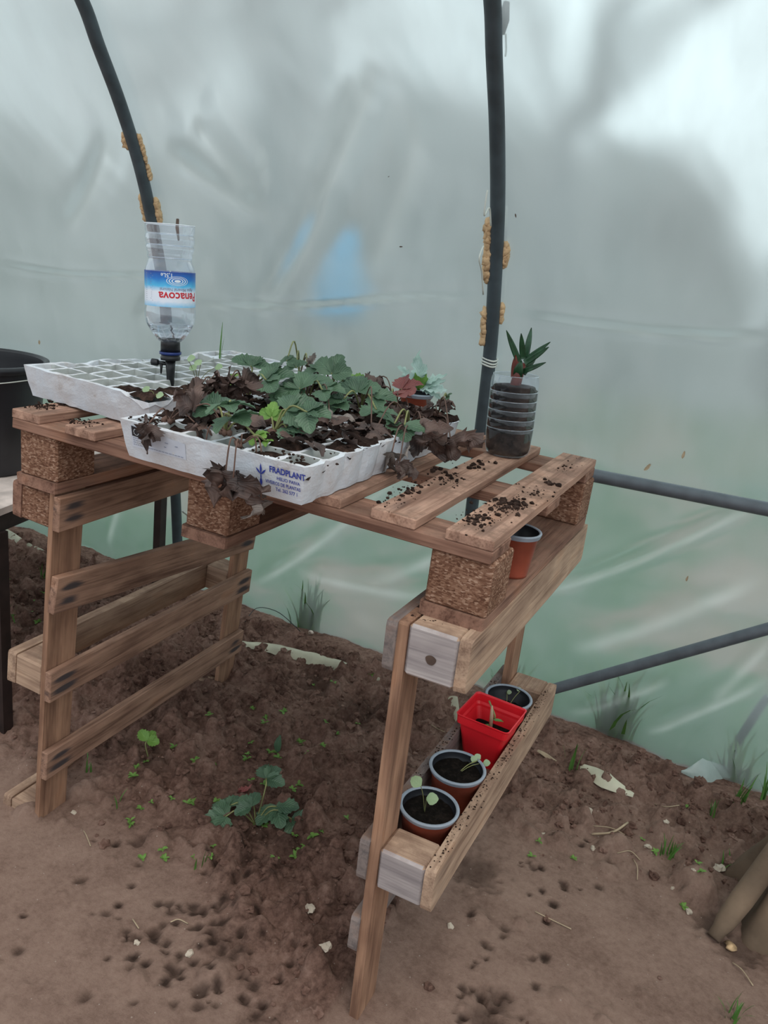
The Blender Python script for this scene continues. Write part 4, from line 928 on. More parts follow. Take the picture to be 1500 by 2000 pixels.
# two-leaved seedlings
def seedling(label, base, tips, sz=0.010, mat='seed', cat='seedling', group='pale seedlings', stem='stalk'):
    base = Vector(base); t = thing('seedling', label, cat, base, group)
    for k, q in enumerate(tips):
        q = Vector(q)-base
        tube('stem', spline([Vector((0, 0, -0.003)), q*0.5+Vector((0, 0, 0.004)), q], 4), 0.0006, M[stem], t, 5)
        mb = MB(); mb.add(*leaflet_v(q, Vector((1 if k % 2 else -1, 0.15, 0.35)), (0.2, -0.75, 0.8), sz*1.5, sz*1.5, 0.0, 0.1, 0.1, 0, 0, 6, 6)); mb.build('leaf', M[mat], t, True)
    return t
seedling('tiny seedling in soil at the near right corner of the rear tray', tp(305, 775, 0), [tp(290, 764, .008), tp(305, 773, .004)], .009)
seedling('pale seedling rising right of the watering spike', tp(385, 748, .002), [tp(382, 722, .03), tp(366, 701, .05), tp(392, 712, .045), tp(420, 718, .035)], .010)

# grass shoot at the back of the rear tray, with its soil plug
p = atz(430, 697, TB+0.068); mb = blades_v(random.Random(2), 2, 0.10, 0.001, 0.12, 0.0016); o = mb.build('grass_shoot', M['grass']); o.location = p; tag(o, 'single green grass shoot at the back of the rear tray', 'grass')

# ------------------------------------------------------------------ cabbage seedling in a small pot behind the tray
def round_pot(t, r_top, h, o=(0, 0, 0), body='terra', soil=0.012, rimr=0.0028):
    O = Vector(o); rb = r_top*0.74
    lathe('body', [(0.0, 0.0), (rb, 0.0), (rb*1.02, 0.004), (r_top*0.93, h*0.86), (r_top*0.955, h*0.87), (r_top, h-0.002)], M[body], t, 40, O)
    rim = [(r_top+0.0005, h-0.006)] + [(r_top+rimr*math.cos(a), h+rimr*0.8*math.sin(a)) for a in np.linspace(-0.6, 3.14, 7)]
    lathe('rim', rim, M['potrim'], t, 40, O)
    lathe('inner_wall', [(r_top-rimr, h), (r_top*0.94, h*0.88), (r_top*0.92, h*0.86), (rb*0.95, 0.006), (0, 0.006)], M['potin'], t, 40, O)
    if soil is not None:
        V = []; F = []; n = 30; R_ = r_top*0.90; z0 = h-soil
        V.append(O+Vector((0, 0, z0)))
        for i in range(1, 9):
            for k in range(n):
                a = 6.2832*k/n; x = R_*i/8*math.cos(a); y = R_*i/8*math.sin(a); V.append(O+Vector((x, y, z0+0.004*mn.noise(Vector((x*120+O.x*50, y*120, h)))+0.003*mn.noise(Vector((x*260, y*260, O.x*9))))))
        for k in range(n): F.append((0, 1+k, 1+(k+1) % n))
        for i in range(7):
            for k in range(n): F.append((1+i*n+k, 1+(i+1)*n+k, 1+(i+1)*n+(k+1) % n, 1+i*n+(k+1) % n))
        mesh('potting_soil', V, F, M['potsoil'], t, True)
cp = Vector((0.497, 0.545, TB)); t = thing('flower_pot', 'small terracotta pot standing behind the front tray, under the cabbage seedling', 'plant pot', cp)
round_pot(t, 0.033, 0.064)
cb = cp+Vector((0.004, 0, 0.070)); t = thing('cabbage_seedling', 'pale frilly cabbage seedling with bright green heart behind the tray', 'seedling', cb)
r = random.Random(6)
for k in range(7):
    a = k*0.9+0.3; mb = MB(); d = Vector((math.cos(a), math.sin(a), 1.6 if k < 5 else 1.0)); mb.add(*leaflet_v((0.003*math.cos(a), 0.003*math.sin(a), 0.0), d, (-math.cos(a), -math.sin(a), 1.0), 0.034, 0.026, .04, .5, -.3, .03, k)); mb.build('heart_leaf', M['leafy'], t, True)
for k, (dx, dz, L_) in enumerate(((-0.05, 0.045, .06), (-0.012, 0.075, .07), (0.045, 0.040, .06), (0.060, 0.012, .065), (0.03, -0.004, .05), (0.005, 0.06, .05), (-0.03, 0.02, .04), (0.05, 0.03, .055))):
    mb = MB(); mb.add(*leaflet_v((0, 0, 0.004), (dx, -0.01+0.01*(k % 3), dz), (0.1, -0.8, .8), L_, L_*0.34, .30, .5, .15, .10, k*2.0, 11, 6)); o = mb.build('ragged_leaf', M['cabb'], t, True)

# ------------------------------------------------------------------ upturned water bottle with drip spike
ax_ = Vector((-0.055, 0.0, 1.0)).normalized(); base = Vector((0.1603, 0.2078, 0.866))
RB = Vector((0, 0, 1)).rotation_difference(ax_).to_matrix()
t = thing('water_bottle', 'clear plastic water bottle upside down, base cut off, feeding a drip spike', 'bottle', base)
k0 = 0.866
def Z_(z): return z-k0
pr = [(0.0135, 0.944), (0.0160, 0.946), (0.0205, 0.948), (0.0245, 0.952), (0.0300, 0.959), (0.0365, 0.969), (0.0415, 0.979), (0.0436, 0.990), (0.0437, 1.002), (0.0425, 1.010), (0.0420, 1.060), (0.0418, 1.070), (0.0400, 1.076), (0.0370, 1.084), (0.0365, 1.088), (0.0385, 1.091), (0.0370, 1.095), (0.0395, 1.100), (0.0410, 1.106), (0.0385, 1.110), (0.0412, 1.114), (0.0415, 1.124), (0.0390, 1.128), (0.0415, 1.132), (0.0418, 1.143)]
lathe('bottle_shell', [(r_, Z_(z)) for r_, z in pr], M['pet'], t, 64, rot=RB)
rim = lathe('cut_rim', [(0.0418+0.0009*math.cos(a), Z_(1.143)+0.0009*math.sin(a)) for a in np.linspace(0, 6.283, 7)], M['whiteink'], t, 48, rot=RB, wob=0.01)
for z in (1.1095, 1.1275, 1.0885):
    rr_ = 0.0392 if z > 1.1 else 0.0373; lathe('ridge_line', [(rr_+0.0007*math.cos(a), Z_(z)+0.0007*math.sin(a)) for a in np.linspace(0, 6.283, 6)], M['pet'], t, 48, rot=RB)
lathe('water', [(0.0, Z_(0.9465))]+[(r_-0.0007, Z_(z)) for r_, z in pr if 0.945 < z < 0.972]+[(0.0400, Z_(0.9765)), (0.0, Z_(0.9765))], M['water'], t, 64, rot=RB)
lathe('black_cap', [(0.0145, Z_(0.957)), (0.0165, Z_(0.9565)), (0.0172, Z_(0.928)), (0.0, Z_(0.928))], M['black'], t, 32, rot=RB)
o = lathe('blue_ring', [(0.0165, Z_(0.928)), (0.0192, Z_(0.929)), (0.0192, Z_(0.9245)), (0.0165, Z_(0.9235))], M['blue'], t, 32, rot=RB)
lathe('screw_collar', [(0.0, Z_(0.9245)), (0.0168, Z_(0.9245)), (0.0162, Z_(0.9205)), (0.0175, Z_(0.919)), (0.0170, Z_(0.914)), (0.0, Z_(0.913))], M['black'], t, 32, rot=RB)
sp_ = lathe('spike', [(0.0, Z_(0.914)), (0.0092, Z_(0.914)), (0.0078, Z_(0.895)), (0.0058, Z_(0.862)), (0.0, Z_(0.845))], M['black'], t, 20, rot=RB)
vx = Vector((-0.92, -0.38, 0)).normalized(); c_ = RB @ Vector((0, 0, Z_(0.9065)))
tube('valve_arm', [c_, c_+vx*0.026], 0.0036, M['black'], t, 12); tube('valve_knob', [c_+vx*0.022, c_+vx*0.0235, c_+vx*0.034, c_+vx*0.035], [0.005, 0.0062, 0.0062, 0.005], M['black'], t, 14)
tube('drip_nozzle', [c_+vx*0.0165, c_+vx*0.0165+Vector((0, 0, -0.019))], [0.0032, 0.0014], M['black'], t, 10)
# label wrapped round the bottle
toc = (CAM-base); th0 = math.atan2(toc.y, toc.x)
def wrap(th, z, rr_=0.0430): return RB @ Vector((rr_*math.cos(th), rr_*math.sin(th), Z_(z)))
zl0, zl1 = 1.0085, 1.0665
V = []; F = []; uv = []; n = 72; mR = 5
for i in range(n+1):
    th = th0+math.radians(-178+356*i/n)
    for j in range(mR+1): V.append(wrap(th, zl0+(zl1-zl0)*j/mR, 0.0431)); uv.append((i/n*4.5, j/mR))
for i in range(n):
    for j in range(mR): F.append((i*(mR+1)+j, (i+1)*(mR+1)+j, (i+1)*(mR+1)+j+1, i*(mR+1)+j+1))
lab = mesh('label', V, F, M['label'], t, True, uv)
def lab_text(s, thc, z, size, mat, bold=0.0, sy=1.0):
    """text printed upside down (the bottle stands on its neck), centred at angle thc"""
    V, F = text_vf(s, size, bold, 'CENTER'); V = [wrap(th0+thc+(-p.x)/0.0433, z-p.y*sy, 0.04335) for p in V]; o = mesh('label_lettering', V, F, M[mat], lab); return o
lab_text('Penacova', 0.42, 1.0330, 0.0200, 'redink', 0.0004, 1.0)
lab_text('Água Mineral Natural', 0.32, 1.0400, 0.0072, 'greyink', 0.0001)
lab_text('1,5Le', -0.12, 1.0640, 0.0095, 'whiteink', 0.0001)
lab_text('LUSO', 0.44, 1.0170, 0.003, 'redink') if False else None
mb = MB()
for (ra, rb_) in ((0.0190, 0.0178), (0.0150, 0.0132), (0.0105, 0.0085), (0.0055, 0.0)):
    cth, cz = 0.30, 1.0520; V = []; n = 40
    for k in range(n+1):
        a = 6.2832*k/n
        for q in (ra, rb_): V.append(wrap(th0+cth+q*math.cos(a)/0.0431, cz+q*math.sin(a)*0.42, 0.0433))
    mb.add(V, [(2*k, 2*k+1, 2*k+3, 2*k+2) for k in range(n)])
mb.build('label_ripples', M['whiteink'], lab)
mb = MB(); r = random.Random(8)
for k in range(14):
    z = 1.0625-k*0.0034; L_ = r.uniform(0.3, 0.42)
    mb.add([wrap(th0-1.12, z, .0433), wrap(th0-1.12+L_, z, .0433), wrap(th0-1.12+L_, z-0.0010, .0433), wrap(th0-1.12, z-0.0010, .0433)], [(0, 1, 2, 3)])
mb.build('label_fine_print', M['greyink'], lab)
o = tube('twig', [at(349, 470, 1, 0.23), at(346, 445, 1, 0.23), at(347, 428, 1, 0.235)], [0.0015, 0.003, 0.0025], M['twig'], None, 6); tag(o, 'dark scrap of twig poking out of the cut bottle top', 'twig')

# ------------------------------------------------------------------ jar with succulent
jb = Vector((0.7235, 0.473, TB)); RJ = Vector((0, 0, 1)).rotation_difference(Vector((-0.06, 0, 1)).normalized()).to_matrix()
t = thing('jar_planter', 'ribbed clear plastic jar full of black soil on the deck board', 'planter', jb)
pj_ = [(0.0, 0.001), (0.033, 0.001), (0.0385, 0.005), (0.0410, 0.014), (0.0430, 0.045)]
for k in range(5):
    z = 0.050+k*0.0165; pj_ += [(0.0431, z), (0.0421, z+0.0015), (0.0421, z+0.0025), (0.0431, z+0.004)]
pj_ += [(0.0432, 0.130), (0.0425, 0.138), (0.0400, 0.146)]
lathe('jar_shell', pj_, M['pet2'], t, 64, rot=RJ)
for k in range(5): lathe('ridge_line', [(0.0424+0.0008*math.cos(a), 0.0520+k*0.0165+0.0009*math.sin(a)) for a in np.linspace(0, 6.283, 6)], M['pet'], t, 48, rot=RJ)
lathe('jar_rim', [(0.040+0.0008*math.cos(a), 0.146+0.0008*math.sin(a)) for a in np.linspace(0, 6.283, 6)], M['pet'], t, 48, rot=RJ, wob=0.02)
lathe('black_soil', [(0.0, 0.003), (0.032, 0.003), (0.0375, 0.007), (0.0398, 0.016)]+[(p[0]-0.0008, p[1]) for p in pj_[5:-3]]+[(0.0405, 0.118), (0.037, 0.126), (0.02, 0.128), (0.0, 0.128)], M['potsoil'], t, 64, rot=RJ)
sb_ = jb+RJ @ Vector((0, 0, 0.126)); t = thing('succulent', 'dark green spiky succulent planted in the ribbed jar', 'succulent', sb_)
def thick_leaf(base_, tip, w_, th_, mat, bend=0.0):
    base_ = Vector(base_); tip = Vector(tip); d = tip-base_; s = d.cross(Vector((0, -1, 0.25))).normalized(); nn = s.cross(d).normalized(); V = []; F = []; n = 8
    for i in range(n+1):
        tt = i/n; c = base_+d*tt+nn*bend*math.sin(tt*math.pi); wv = w_*(1-tt**2.2)*(0.75+0.5*tt)+0.0006; tv = th_*(1-tt)+0.0005
        for (a, b) in ((-1, 0.25), (-0.5, 0), (0.5, 0), (1, 0.25), (0.6, -1), (-0.6, -1)): V.append(c+s*a*wv+nn*(-b)*tv*-1)
    for i in range(n):
        for k in range(6): F.append((i*6+k, i*6+(k+1) % 6, (i+1)*6+(k+1) % 6, (i+1)*6+k))
    F.append(tuple(range(6))); F.append(tuple(range(n*6, n*6+6))[::-1])
    return mesh('leaf', V, F, M[mat], t, True)
rel = lambda px, py, yv=0.473: aty(px, py, yv)-sb_
core = rel(1022, 702)
thick_leaf(core+Vector((-.004, 0, -.01)), rel(989, 645, .46), .0060, .004, 'succ'); thick_leaf(core, rel(1018, 651, .455), .0060, .005, 'succ'); thick_leaf(core+Vector((.003, .003, 0)), rel(1038, 640, .49), .0062, .004, 'succ')
thick_leaf(core+Vector((.003, 0, -.002)), rel(1075, 668, .46), .0050, .004, 'succ'); thick_leaf(core+Vector((.004, -.002, -.006)), rel(1072, 678, .45), .0065, .004, 'succ'); thick_leaf(core+Vector((.002, -.003, -.022)), rel(1066, 708, .44), .0050, .004, 'succ')
thick_leaf(core+Vector((-.003, -.004, -.032)), core+Vector((.001, -.012, -.001)), .0100, .006, 'succ', .004); o = thick_leaf(core+Vector((-.010, -.002, -.034)), core+Vector((-.014, -.004, .006)), .0070, .004, 'succr'); o['label'] = 'reddish lower leaf'
thick_leaf(core+Vector((.004, .004, -.025)), rel(1050, 690, .5), .006, .004, 'succ')
tube('stem', [Vector((0, 0, -0.01)), core+Vector((-0.002, 0, -0.006))], [0.010, 0.009], M['succr'], t, 12)

# ------------------------------------------------------------------ pots of the trough and the top pot
def trough(px, py, z): p = atz(px, py, z); return p
def tpot(px, py, zr, r_, h, label, seeds, soil=0.012):
    p = atz(px, py, zr); cx = 0.7648+0.0516-0.0206*(-0.35)*-1; b = Vector((0.8165, p.y, zr-h)); t = thing('plant_pot', label, 'plant pot', b, 'terracotta pots in the low trough')
    round_pot(t, r_, h, (0, 0, 0), 'terra', soil); return b, h
b, h = tpot(844, 1577, 0.349, 0.0445, 0.072, 'terracotta pot nearest the front block, pale two-leaved seedling standing up in it', 0)
q0 = b+Vector((0, 0, h-0.012)); seedling('pale seedling standing in the frontmost trough pot', q0+Vector((-0.006, 0.0, 0)), [at(822, 1535, 0, q0.x-0.006), at(833, 1560, 0, q0.x-0.004)], .0125)
b, h = tpot(905, 1503, 0.349, 0.0455, 0.072, 'terracotta pot between the frontmost pot and the red pot, small seedling lying right', 0)
q0 = b+Vector((0, 0, h-0.012)); seedling('tiny seedling leaning right in the second trough pot', q0+Vector((0.0, 0.0, 0)), [at(931, 1487, 2, q0.z+.012), at(944, 1490, 2, q0.z+.010), at(938, 1483, 2, q0.z+.014)], .0080)
b, h = tpot(1003, 1364, 0.349, 0.0440, 0.072, 'dark-rimmed terracotta pot farthest back in the trough behind the red pot', 0, 0.030)
q0 = b+Vector((0, 0, h-0.028)); seedling('thin seedling in the farthest trough pot', q0, [at(1017, 1349, 2, q0.z+.026), at(990, 1352, 2, q0.z+.016)], .0065)
# red square pot
p = atz(966, 1392, 0.372); rb_ = Vector((0.8165, p.y, 0.2740)); t = thing('square_pot', 'bright red square plastic pot in the trough with a dry stem in it', 'plant pot', rb_)
def sq(half, z, rc=0.008, n=4):
    P = []
    for cx_, cy_, a0 in ((1, 1, 0), (-1, 1, math.pi/2), (-1, -1, math.pi), (1, -1, 1.5*math.pi)):
        for k in range(n+1): a = a0+math.pi/2*k/n; P.append(Vector((cx_*(half-rc)+rc*math.cos(a), cy_*(half-rc)+rc*math.sin(a), z)))
    return P
def sqloft(name, prof, mat, cap0=False, cap1=False):
    V = []; F = []; rz = Matrix.Rotation(math.radians(-3), 3, 'Z')
    for hf, z in prof: V += [rz @ q for q in sq(hf, z)]
    m_ = 20
    for i in range(len(prof)-1):
        for k in range(m_): F.append((i*m_+k, i*m_+(k+1) % m_, (i+1)*m_+(k+1) % m_, (i+1)*m_+k))
    if cap0: F.append(tuple(range(m_-1, -1, -1)))
    if cap1: F.append(tuple(range((len(prof)-1)*m_, len(prof)*m_)))
    return mesh(name, V, F, M[mat], t)
sqloft('body', [(0.0320, 0.0), (0.0350, 0.050), (0.0455, 0.0785), (0.0460, 0.0800)], 'red', True)
sqloft('rim', [(0.0460, 0.0800), (0.0488, 0.0805), (0.0500, 0.0950), (0.0515, 0.0985), (0.0495, 0.0990), (0.0483, 0.0960), (0.0473, 0.0820)], 'red')
sqloft('inner_wall', [(0.0473, 0.0820), (0.0445, 0.0780), (0.0340, 0.020)], 'red')
sqloft('potting_soil', [(0.0350, 0.030), (0.0390, 0.052), (0.030, 0.054), (0.010, 0.052), (0.0001, 0.053)], 'potsoil')
tube('dry_stem', [Vector((0.004, 0, 0.045)), Vector((0.0, 0.002, 0.088)), Vector((-0.003, 0.003, 0.108))], [0.0040, 0.0034, 0.0020], M['straw'], t, 8)
tube('green_stem', spline([Vector((0.010, -.012, 0.055)), Vector((-0.002, .01, 0.075)), Vector((0.006, .004, 0.088)), Vector((-0.012, .010, 0.112))], 5), 0.0018, M['stalk'], t, 6)
mb = MB()
for k, a in enumerate((2.8, 3.6, 0.4)): mb.add(*leaflet_v((0.004, -0.004+k*.004, 0.056+k*0.012), (math.cos(a), math.sin(a), .2), (0, -.5, 1), .018, .006, 0, .5, .4, .05, k))
mb.build('leaf', M['grass'], t, True)
# top pot under the deck
tb_ = Vector((0.842, 0.190, zb+0.0006)); t = thing('plant_pot', 'empty terracotta pot on the bottom board under the right-hand deck board', 'plant pot', tb_)
round_pot(t, 0.0345, 0.069, (0, 0, 0), 'terra', None, 0.0022)

# ------------------------------------------------------------------ left bench, bucket
t = thing('potting_bench', 'dusty white-topped bench with dark metal legs at the left edge', 'bench', (0, 0, 0))
e0 = Vector((-0.215, 0.105, 0.545)); e1 = Vector((-0.365, 0.83, 0.545)); dr_ = (e1-e0).normalized(); lf = Vector((-dr_.y, dr_.x, 0)); zu = Vector((0, 0, 1))
def slab(name, a, b, wid, z0, z1, mat, par):
    V = [a, b, b+lf*wid, a+lf*wid]; V = [Vector((v.x, v.y, z0)) for v in V]+[Vector((v.x, v.y, z1)) for v in V]
    return mesh(name, V, [(3, 2, 1, 0), (4, 5, 6, 7), (0, 1, 5, 4), (1, 2, 6, 5), (2, 3, 7, 6), (3, 0, 4, 7)], M[mat], par)
slab('bench_top', e0, e1, 1.6, 0.530, 0.545, 'benchtop', t); slab('metal_frame', e0+lf*0.004, e1+lf*0.004, 1.59, 0.492, 0.529, 'metal', t)
for q_ in (Vector((-0.234, 0.155, 0)), Vector((-0.372, 0.812, 0)), Vector((-1.7, -0.15, 0)), Vector((-1.8, 0.55, 0))):
    d = 0.0125; V = [q_+Vector((a*d, b*d, z)) for z in (gz(q_.x, q_.y)-0.01, 0.493) for a, b in ((-1, -1), (1, -1), (1, 1), (-1, 1))]
    mesh('leg', V, [(0, 1, 5, 4), (1, 2, 6, 5), (2, 3, 7, 6), (3, 0, 4, 7), (3, 2, 1, 0), (4, 5, 6, 7)], M['metal'], t)
bk = Vector((-0.502, 0.33, 0.547)); t = thing('bucket', 'black plastic bucket on the white-topped bench at the left edge', 'bucket', bk)
lathe('body', [(0.0, 0.0), (0.118, 0.0), (0.121, 0.004), (0.141, 0.235), (0.141, 0.25)], M['bucket'], t, 48)
lathe('rim', [(0.141, 0.237), (0.149, 0.238), (0.150, 0.252), (0.141, 0.254), (0.137, 0.248)], M['bucket'], t, 48)
lathe('inner_wall', [(0.137, 0.248), (0.135, 0.235), (0.116, 0.01), (0, 0.01)], M['bucket'], t, 48)
tube('handle', [Vector((0.150*math.cos(a), 0.150*math.sin(a), 0.226-0.012*math.sin(a-.2)**2)) for a in np.linspace(-1.9, 1.4, 20)], 0.0014, M['tape'], t, 6)

# ------------------------------------------------------------------ plastic strips on the ground
def gps(px, py):
    p = atz(px, py, 0.022); k = max(gz(p.x+dx, p.y+dy) for dx in (-.02, 0, .02) for dy in (-.02, 0, .02)); return Vector((p.x, p.y, min(0.03, k-0.002)))
def ribbon(name, pts, wids, label, mat='sheet', tilt=0.6, cat='plastic sheet'):
    P = spline(pts, 6); n = len(P); V = []; na = 5
    for i, p in enumerate(P):
        t_ = (P[min(i+1, n-1)]-P[max(i-1, 0)]).normalized(); s = Vector((-t_.y, t_.x, 0)).normalized(); w_ = np.interp(i/(n-1), np.linspace(0, 1, len(wids)), wids)
        for j in range(na+1):
            u = j/na; V.append(p+s*w_*(u-0.5)*math.cos(tilt)+Vector((0, 0, w_*u*math.sin(tilt)-0.004+0.004*math.sin(u*3.14)+0.005*mn.noise(Vector((p.x*25, u*2, p.y*9)))))) 
    k = na+1; F = [(i*k+j, (i+1)*k+j, (i+1)*k+j+1, i*k+j+1) for i in range(n-1) for j in range(na)]
    o = mesh(name, V, F, M[mat], None, True); return tag(o, label, cat)
ribbon('plastic_strip', [gps(462, 1262), gps(520, 1272), gps(590, 1290), gps(660, 1308), gps(755, 1338)], (.018, .030, .036, .034, .012), 'long yellowish plastic strip half buried behind the table legs')
ribbon('plastic_strip', [gps(1110, 1490), gps(1150, 1512), gps(1180, 1535), gps(1236, 1558)], (.010, .026, .042, .012), 'twisted yellowish plastic strip on the soil near the film at lower right')
ribbon('plastic_strip', [gps(-60, 1030), gps(0, 1050), gps(50, 1072), gps(95, 1085)], (.05, .05, .03, .008), 'pale folded plastic strip on the soil under the left bench')
ribbon('plastic_scrap', [gps(868, 1370), gps(882, 1385), gps(893, 1412)], (.012, .04, .016), 'pale plastic scrap on the soil beside the red pot', tilt=1.0)
ribbon('plastic_flap', [gps(1330, 1508), gps(1375, 1512), gps(1440, 1500)], (.004, .06, .02), 'loose flap of clear film lying on the soil at lower right', 'flap', 0.9)
ribbon('pale_stick', [gps(1050, 1470), gps(1085, 1492)], (.010, .008), 'short pale stick on the soil right of the trough', 'straw', 0.1, 'stick')
o = tube('wire_loop', spline([gpt(478, 1216), gpt(500, 1205)+Vector((0, 0, .03)), aty(540, 1194, .93), aty(575, 1222, .93), gpt(592, 1240)], 6), 0.0011, M['dark'], None, 6); tag(o, 'thin black wire arching out of the soil behind the left legs', 'wire')
p = gpt(605, 1242, .004); t = thing('snail_shell', 'small pale snail shell on the soil by the film', 'shell', p)
V, F = [], []; P = [Vector((0.006*math.exp(-0.18*a)*math.cos(a), 0.002-0.0003*a, 0.004+0.006*math.exp(-0.18*a)*math.sin(a))) for a in np.linspace(0, 12, 40)]
tube('whorl', P, [0.0055*math.exp(-0.15*a) for a in np.linspace(0, 12, 40)], M['shell'], t, 10)

# ------------------------------------------------------------------ ground plants, weeds, stones
p = gpt(500, 1600); pl = lambda px, py, h: atz(px, py, h+gz(p.x, p.y))
plant('green strawberry plant growing in the soil below the table', p, [(pl(540, 1575, .035), .042, (.5, -.5, -.1), 'leaf'), (pl(520, 1520, .075), .034, (.1, .3, .2), 'leaf'), (pl(440, 1595, .03), .038, (-.5, -.5, .1), 'leaf'), (pl(490, 1575, .05), .030, (-.6, .1, .1), 'leaf'), (pl(445, 1575, .035), .030, (-.4, .3, .1), 'leaf'), (pl(570, 1600, .02), .036, (.6, -.6, -.3), 'leaf')], [(pl(470, 1550, .02), .026, (-.3, .4, .1), 'redleaf'), (pl(405, 1622, .008), .022, (-.4, 0, .2), 'dryg')], group='strawberry plants in the soil', seed=31)
p = gpt(290, 1478); plant('single upright strawberry leaf in the soil left of centre', p, [(atz(287, 1447, .05), .026, (0, .3, .2), 'leafy')], [], group='strawberry plants in the soil', seed=32)
p = gpt(541, 1470)
t = thing('dock_weed', 'small weed with one long upright leaf in the soil under the table', 'weed', p)
mb = MB(); mb.add(*leaflet_v((0, 0, 0), (0, .1, 1), (0.1, -1, .1), .042, .018, .02, .3, .1, .02, 3)); mb.build('leaf', M['leaf'], t, True)
mb = MB(); mb.add(*leaflet_v((0, 0, 0), (-.3, -.6, .3), (0, 0, 1), .018, .012, .0, .3, .1, .02, 3)); mb.build('leaf', M['leafy'], t, True)
for k, (px, py, n, h, lab) in enumerate((
    (1112, 1500, 4, .13, 'tall green grass tuft by the film right of the trough'), (1395, 1575, 6, .07, 'small grass tuft near the film at the right'), (1438, 1595, 12, .11, 'bushy grass tuft nearest the right edge'),
    (1305, 1672, 14, .06, 'low dense grass tuft between the stones at right'), (1425, 1665, 4, .05, 'thin grass tuft beside the stump top'), (1430, 1985, 10, .06, 'green grass tuft at the bottom right corner'),
    (20, 1225, 4, .09, 'grass tuft at the left edge behind the leg panel'), (393, 1690, 3, .06, 'thin grass shoots below the green strawberry plant'), (165, 1510, 4, .05, 'grass shoots at the right of the left front leg'), (225, 1575, 4, .04, 'short grass shoots on the soil right of the left leg'), (85, 1130, 6, .06, 'grass tuft in the dark soil behind the left panel'), (1490, 1560, 7, .12, 'grass tuft cut by the right picture edge'))):
    mb = blades_v(random.Random(100+k), n, h, 0.007, 0.5, 0.0028 if h > .1 else .002); o = mb.build('grass_tuft', M['grass']); o.location = gpt(px, py); tag(o, lab, 'grass', 'grass tufts on the soil')
# tiny weeds
weedm = []
for k in range(3):
    mb = MB(); r = random.Random(k)
    for _ in range(4+k):
        a = r.uniform(0, 6.28); mb.add(*leaflet_v((0, 0, .001), (math.cos(a), math.sin(a), r.uniform(.2, 1.0)), (0, 0, 1), r.uniform(.006, .011), r.uniform(.004, .007), 0, .2, .3, 0, 0, 4, 2))
    me_o = mb.build('weed_sprout', M['leafy']); weedm.append(me_o.data); bpy.data.objects.remove(me_o)
r = random.Random(15)
WZ = ('tiny light green weed sprout on the bed under the table', 'tiny light green weed sprout on the dark soil near the film behind the table', 'tiny light green weed sprout on the soil right of the trough', 'tiny light green weed sprout between the left legs and the green strawberry plant', 'tiny light green weed sprout in the dark soil left of the left legs')
for k in range(80):
    wz = r.choice((0, 0, 1, 2, 3, 4)); px, py = ((r.uniform(250, 680), r.uniform(1390, 1680)), (r.uniform(480, 740), r.uniform(1290, 1480)), (r.uniform(900, 1450), r.uniform(1560, 1760)), (r.uniform(200, 560), r.uniform(1480, 1620)), (r.uniform(0, 90), r.uniform(1110, 1250)))[wz]
    o = bpy.data.objects.new('weed_sprout', weedm[k % 3]); C.objects.link(o); o.location = gpt(px, py, .001); o.rotation_euler = (0, 0, r.uniform(0, 6)); o.scale = (r.uniform(.7, 1.4),)*3
    tag(o, WZ[wz], 'weed', 'tiny weed sprouts')
smesh = []
for k in range(4):
    V, F = lump_v((0, 0, 0), 1.0, k*9.0, 2, 0.6, 0.7); o = mesh('stone', V, F, M['stone'], None, False); smesh.append(o.data); bpy.data.objects.remove(o)
for k, (px, py, s, lab) in enumerate(((1148, 1592, .011, 'pale oblong stone right of the trough, nearest the plastic strip'), (1125, 1577, .004, 'tiny pale stone left of the oblong one'), (1063, 1632, .007, 'pale stone below the trough end'), (1404, 1697, .012, 'cream triangular stone above the stump'), (1357, 1744, .009, 'yellowish stone left of the stump'),
    (1265, 1655, .009, 'flat pinkish stone in the right-hand soil'), (1315, 1727, .006, 'small white stone left of the yellowish one'), (1355, 1700, .005, 'small grey-white stone below the dense grass tuft'), (630, 1892, .010, 'grey stone left of the right front leg foot'), (605, 1782, .011, 'round brown stone in the path below the table'), (145, 1588, .007, 'small white stone beside the left leg foot'), (1158, 1658, .008, 'flat pale stone near the fallen twig'), (267, 1842, .006, 'grey pebble among the pock marks at left'), (370, 1865, .008, 'pale pebble among the pock marks below centre'),
    (880, 1560+250, .007, 'small pale stone under the trough front'), (1300, 1610, .006, 'small pale stone right of the curved twig'))):
    o = bpy.data.objects.new('stone', smesh[k % 4]); C.objects.link(o); o.location = gpt(px, py, s*.25); o.scale = (s, s*random.uniform(.6, .9), s*.8); o.rotation_euler = (0, 0, k*1.3); tag(o, lab, 'stone', 'loose stones on the soil')
r = random.Random(19)
STR = [(1190, 1620, 60, 25, 'pale curved straw on the soil at right'), (1230, 1665, 40, 35, 'thin straw below the curved one at right'), (1300, 1580, 45, 15, 'forked straw near the right grass tufts'), (170, 1640, 14, 30, 'short pale straw below the left leg foot'), (265, 1810, 12, 24, 'pale straw stub among the pock marks'), (350, 1805, 34, 3, 'level straw left of the burrow marks'), (740, 1790, 20, 40, 'straw leaning beside the right front leg'), (1080, 1800, 70, 34, 'long thin straw on the smooth soil at lower right'), (1450, 1905, 40, 45, 'straw on the soil below the stump'), (860, 1430, 40, 14, 'straw on the soil behind the right leg'), (30, 1320, 50, 12, 'dry straw lying behind the left leg'), (1240, 1700, 8, 40, 'upright straw beside the flat stone')]
for k, (px, py, dx, dy, lab) in enumerate(STR):
    a = gpt(px-dx*.5, py-dy*.5, .003); b = gpt(px+dx*.5, py+dy*.5, .003); m_ = gpt(px+r.uniform(-5, 5), py+r.uniform(-5, 5), .008)
    o = tube('straw', spline([a, m_, b], 5), 0.0011, M['straw'], None, 5); tag(o, lab, 'straw', 'straws on the soil')
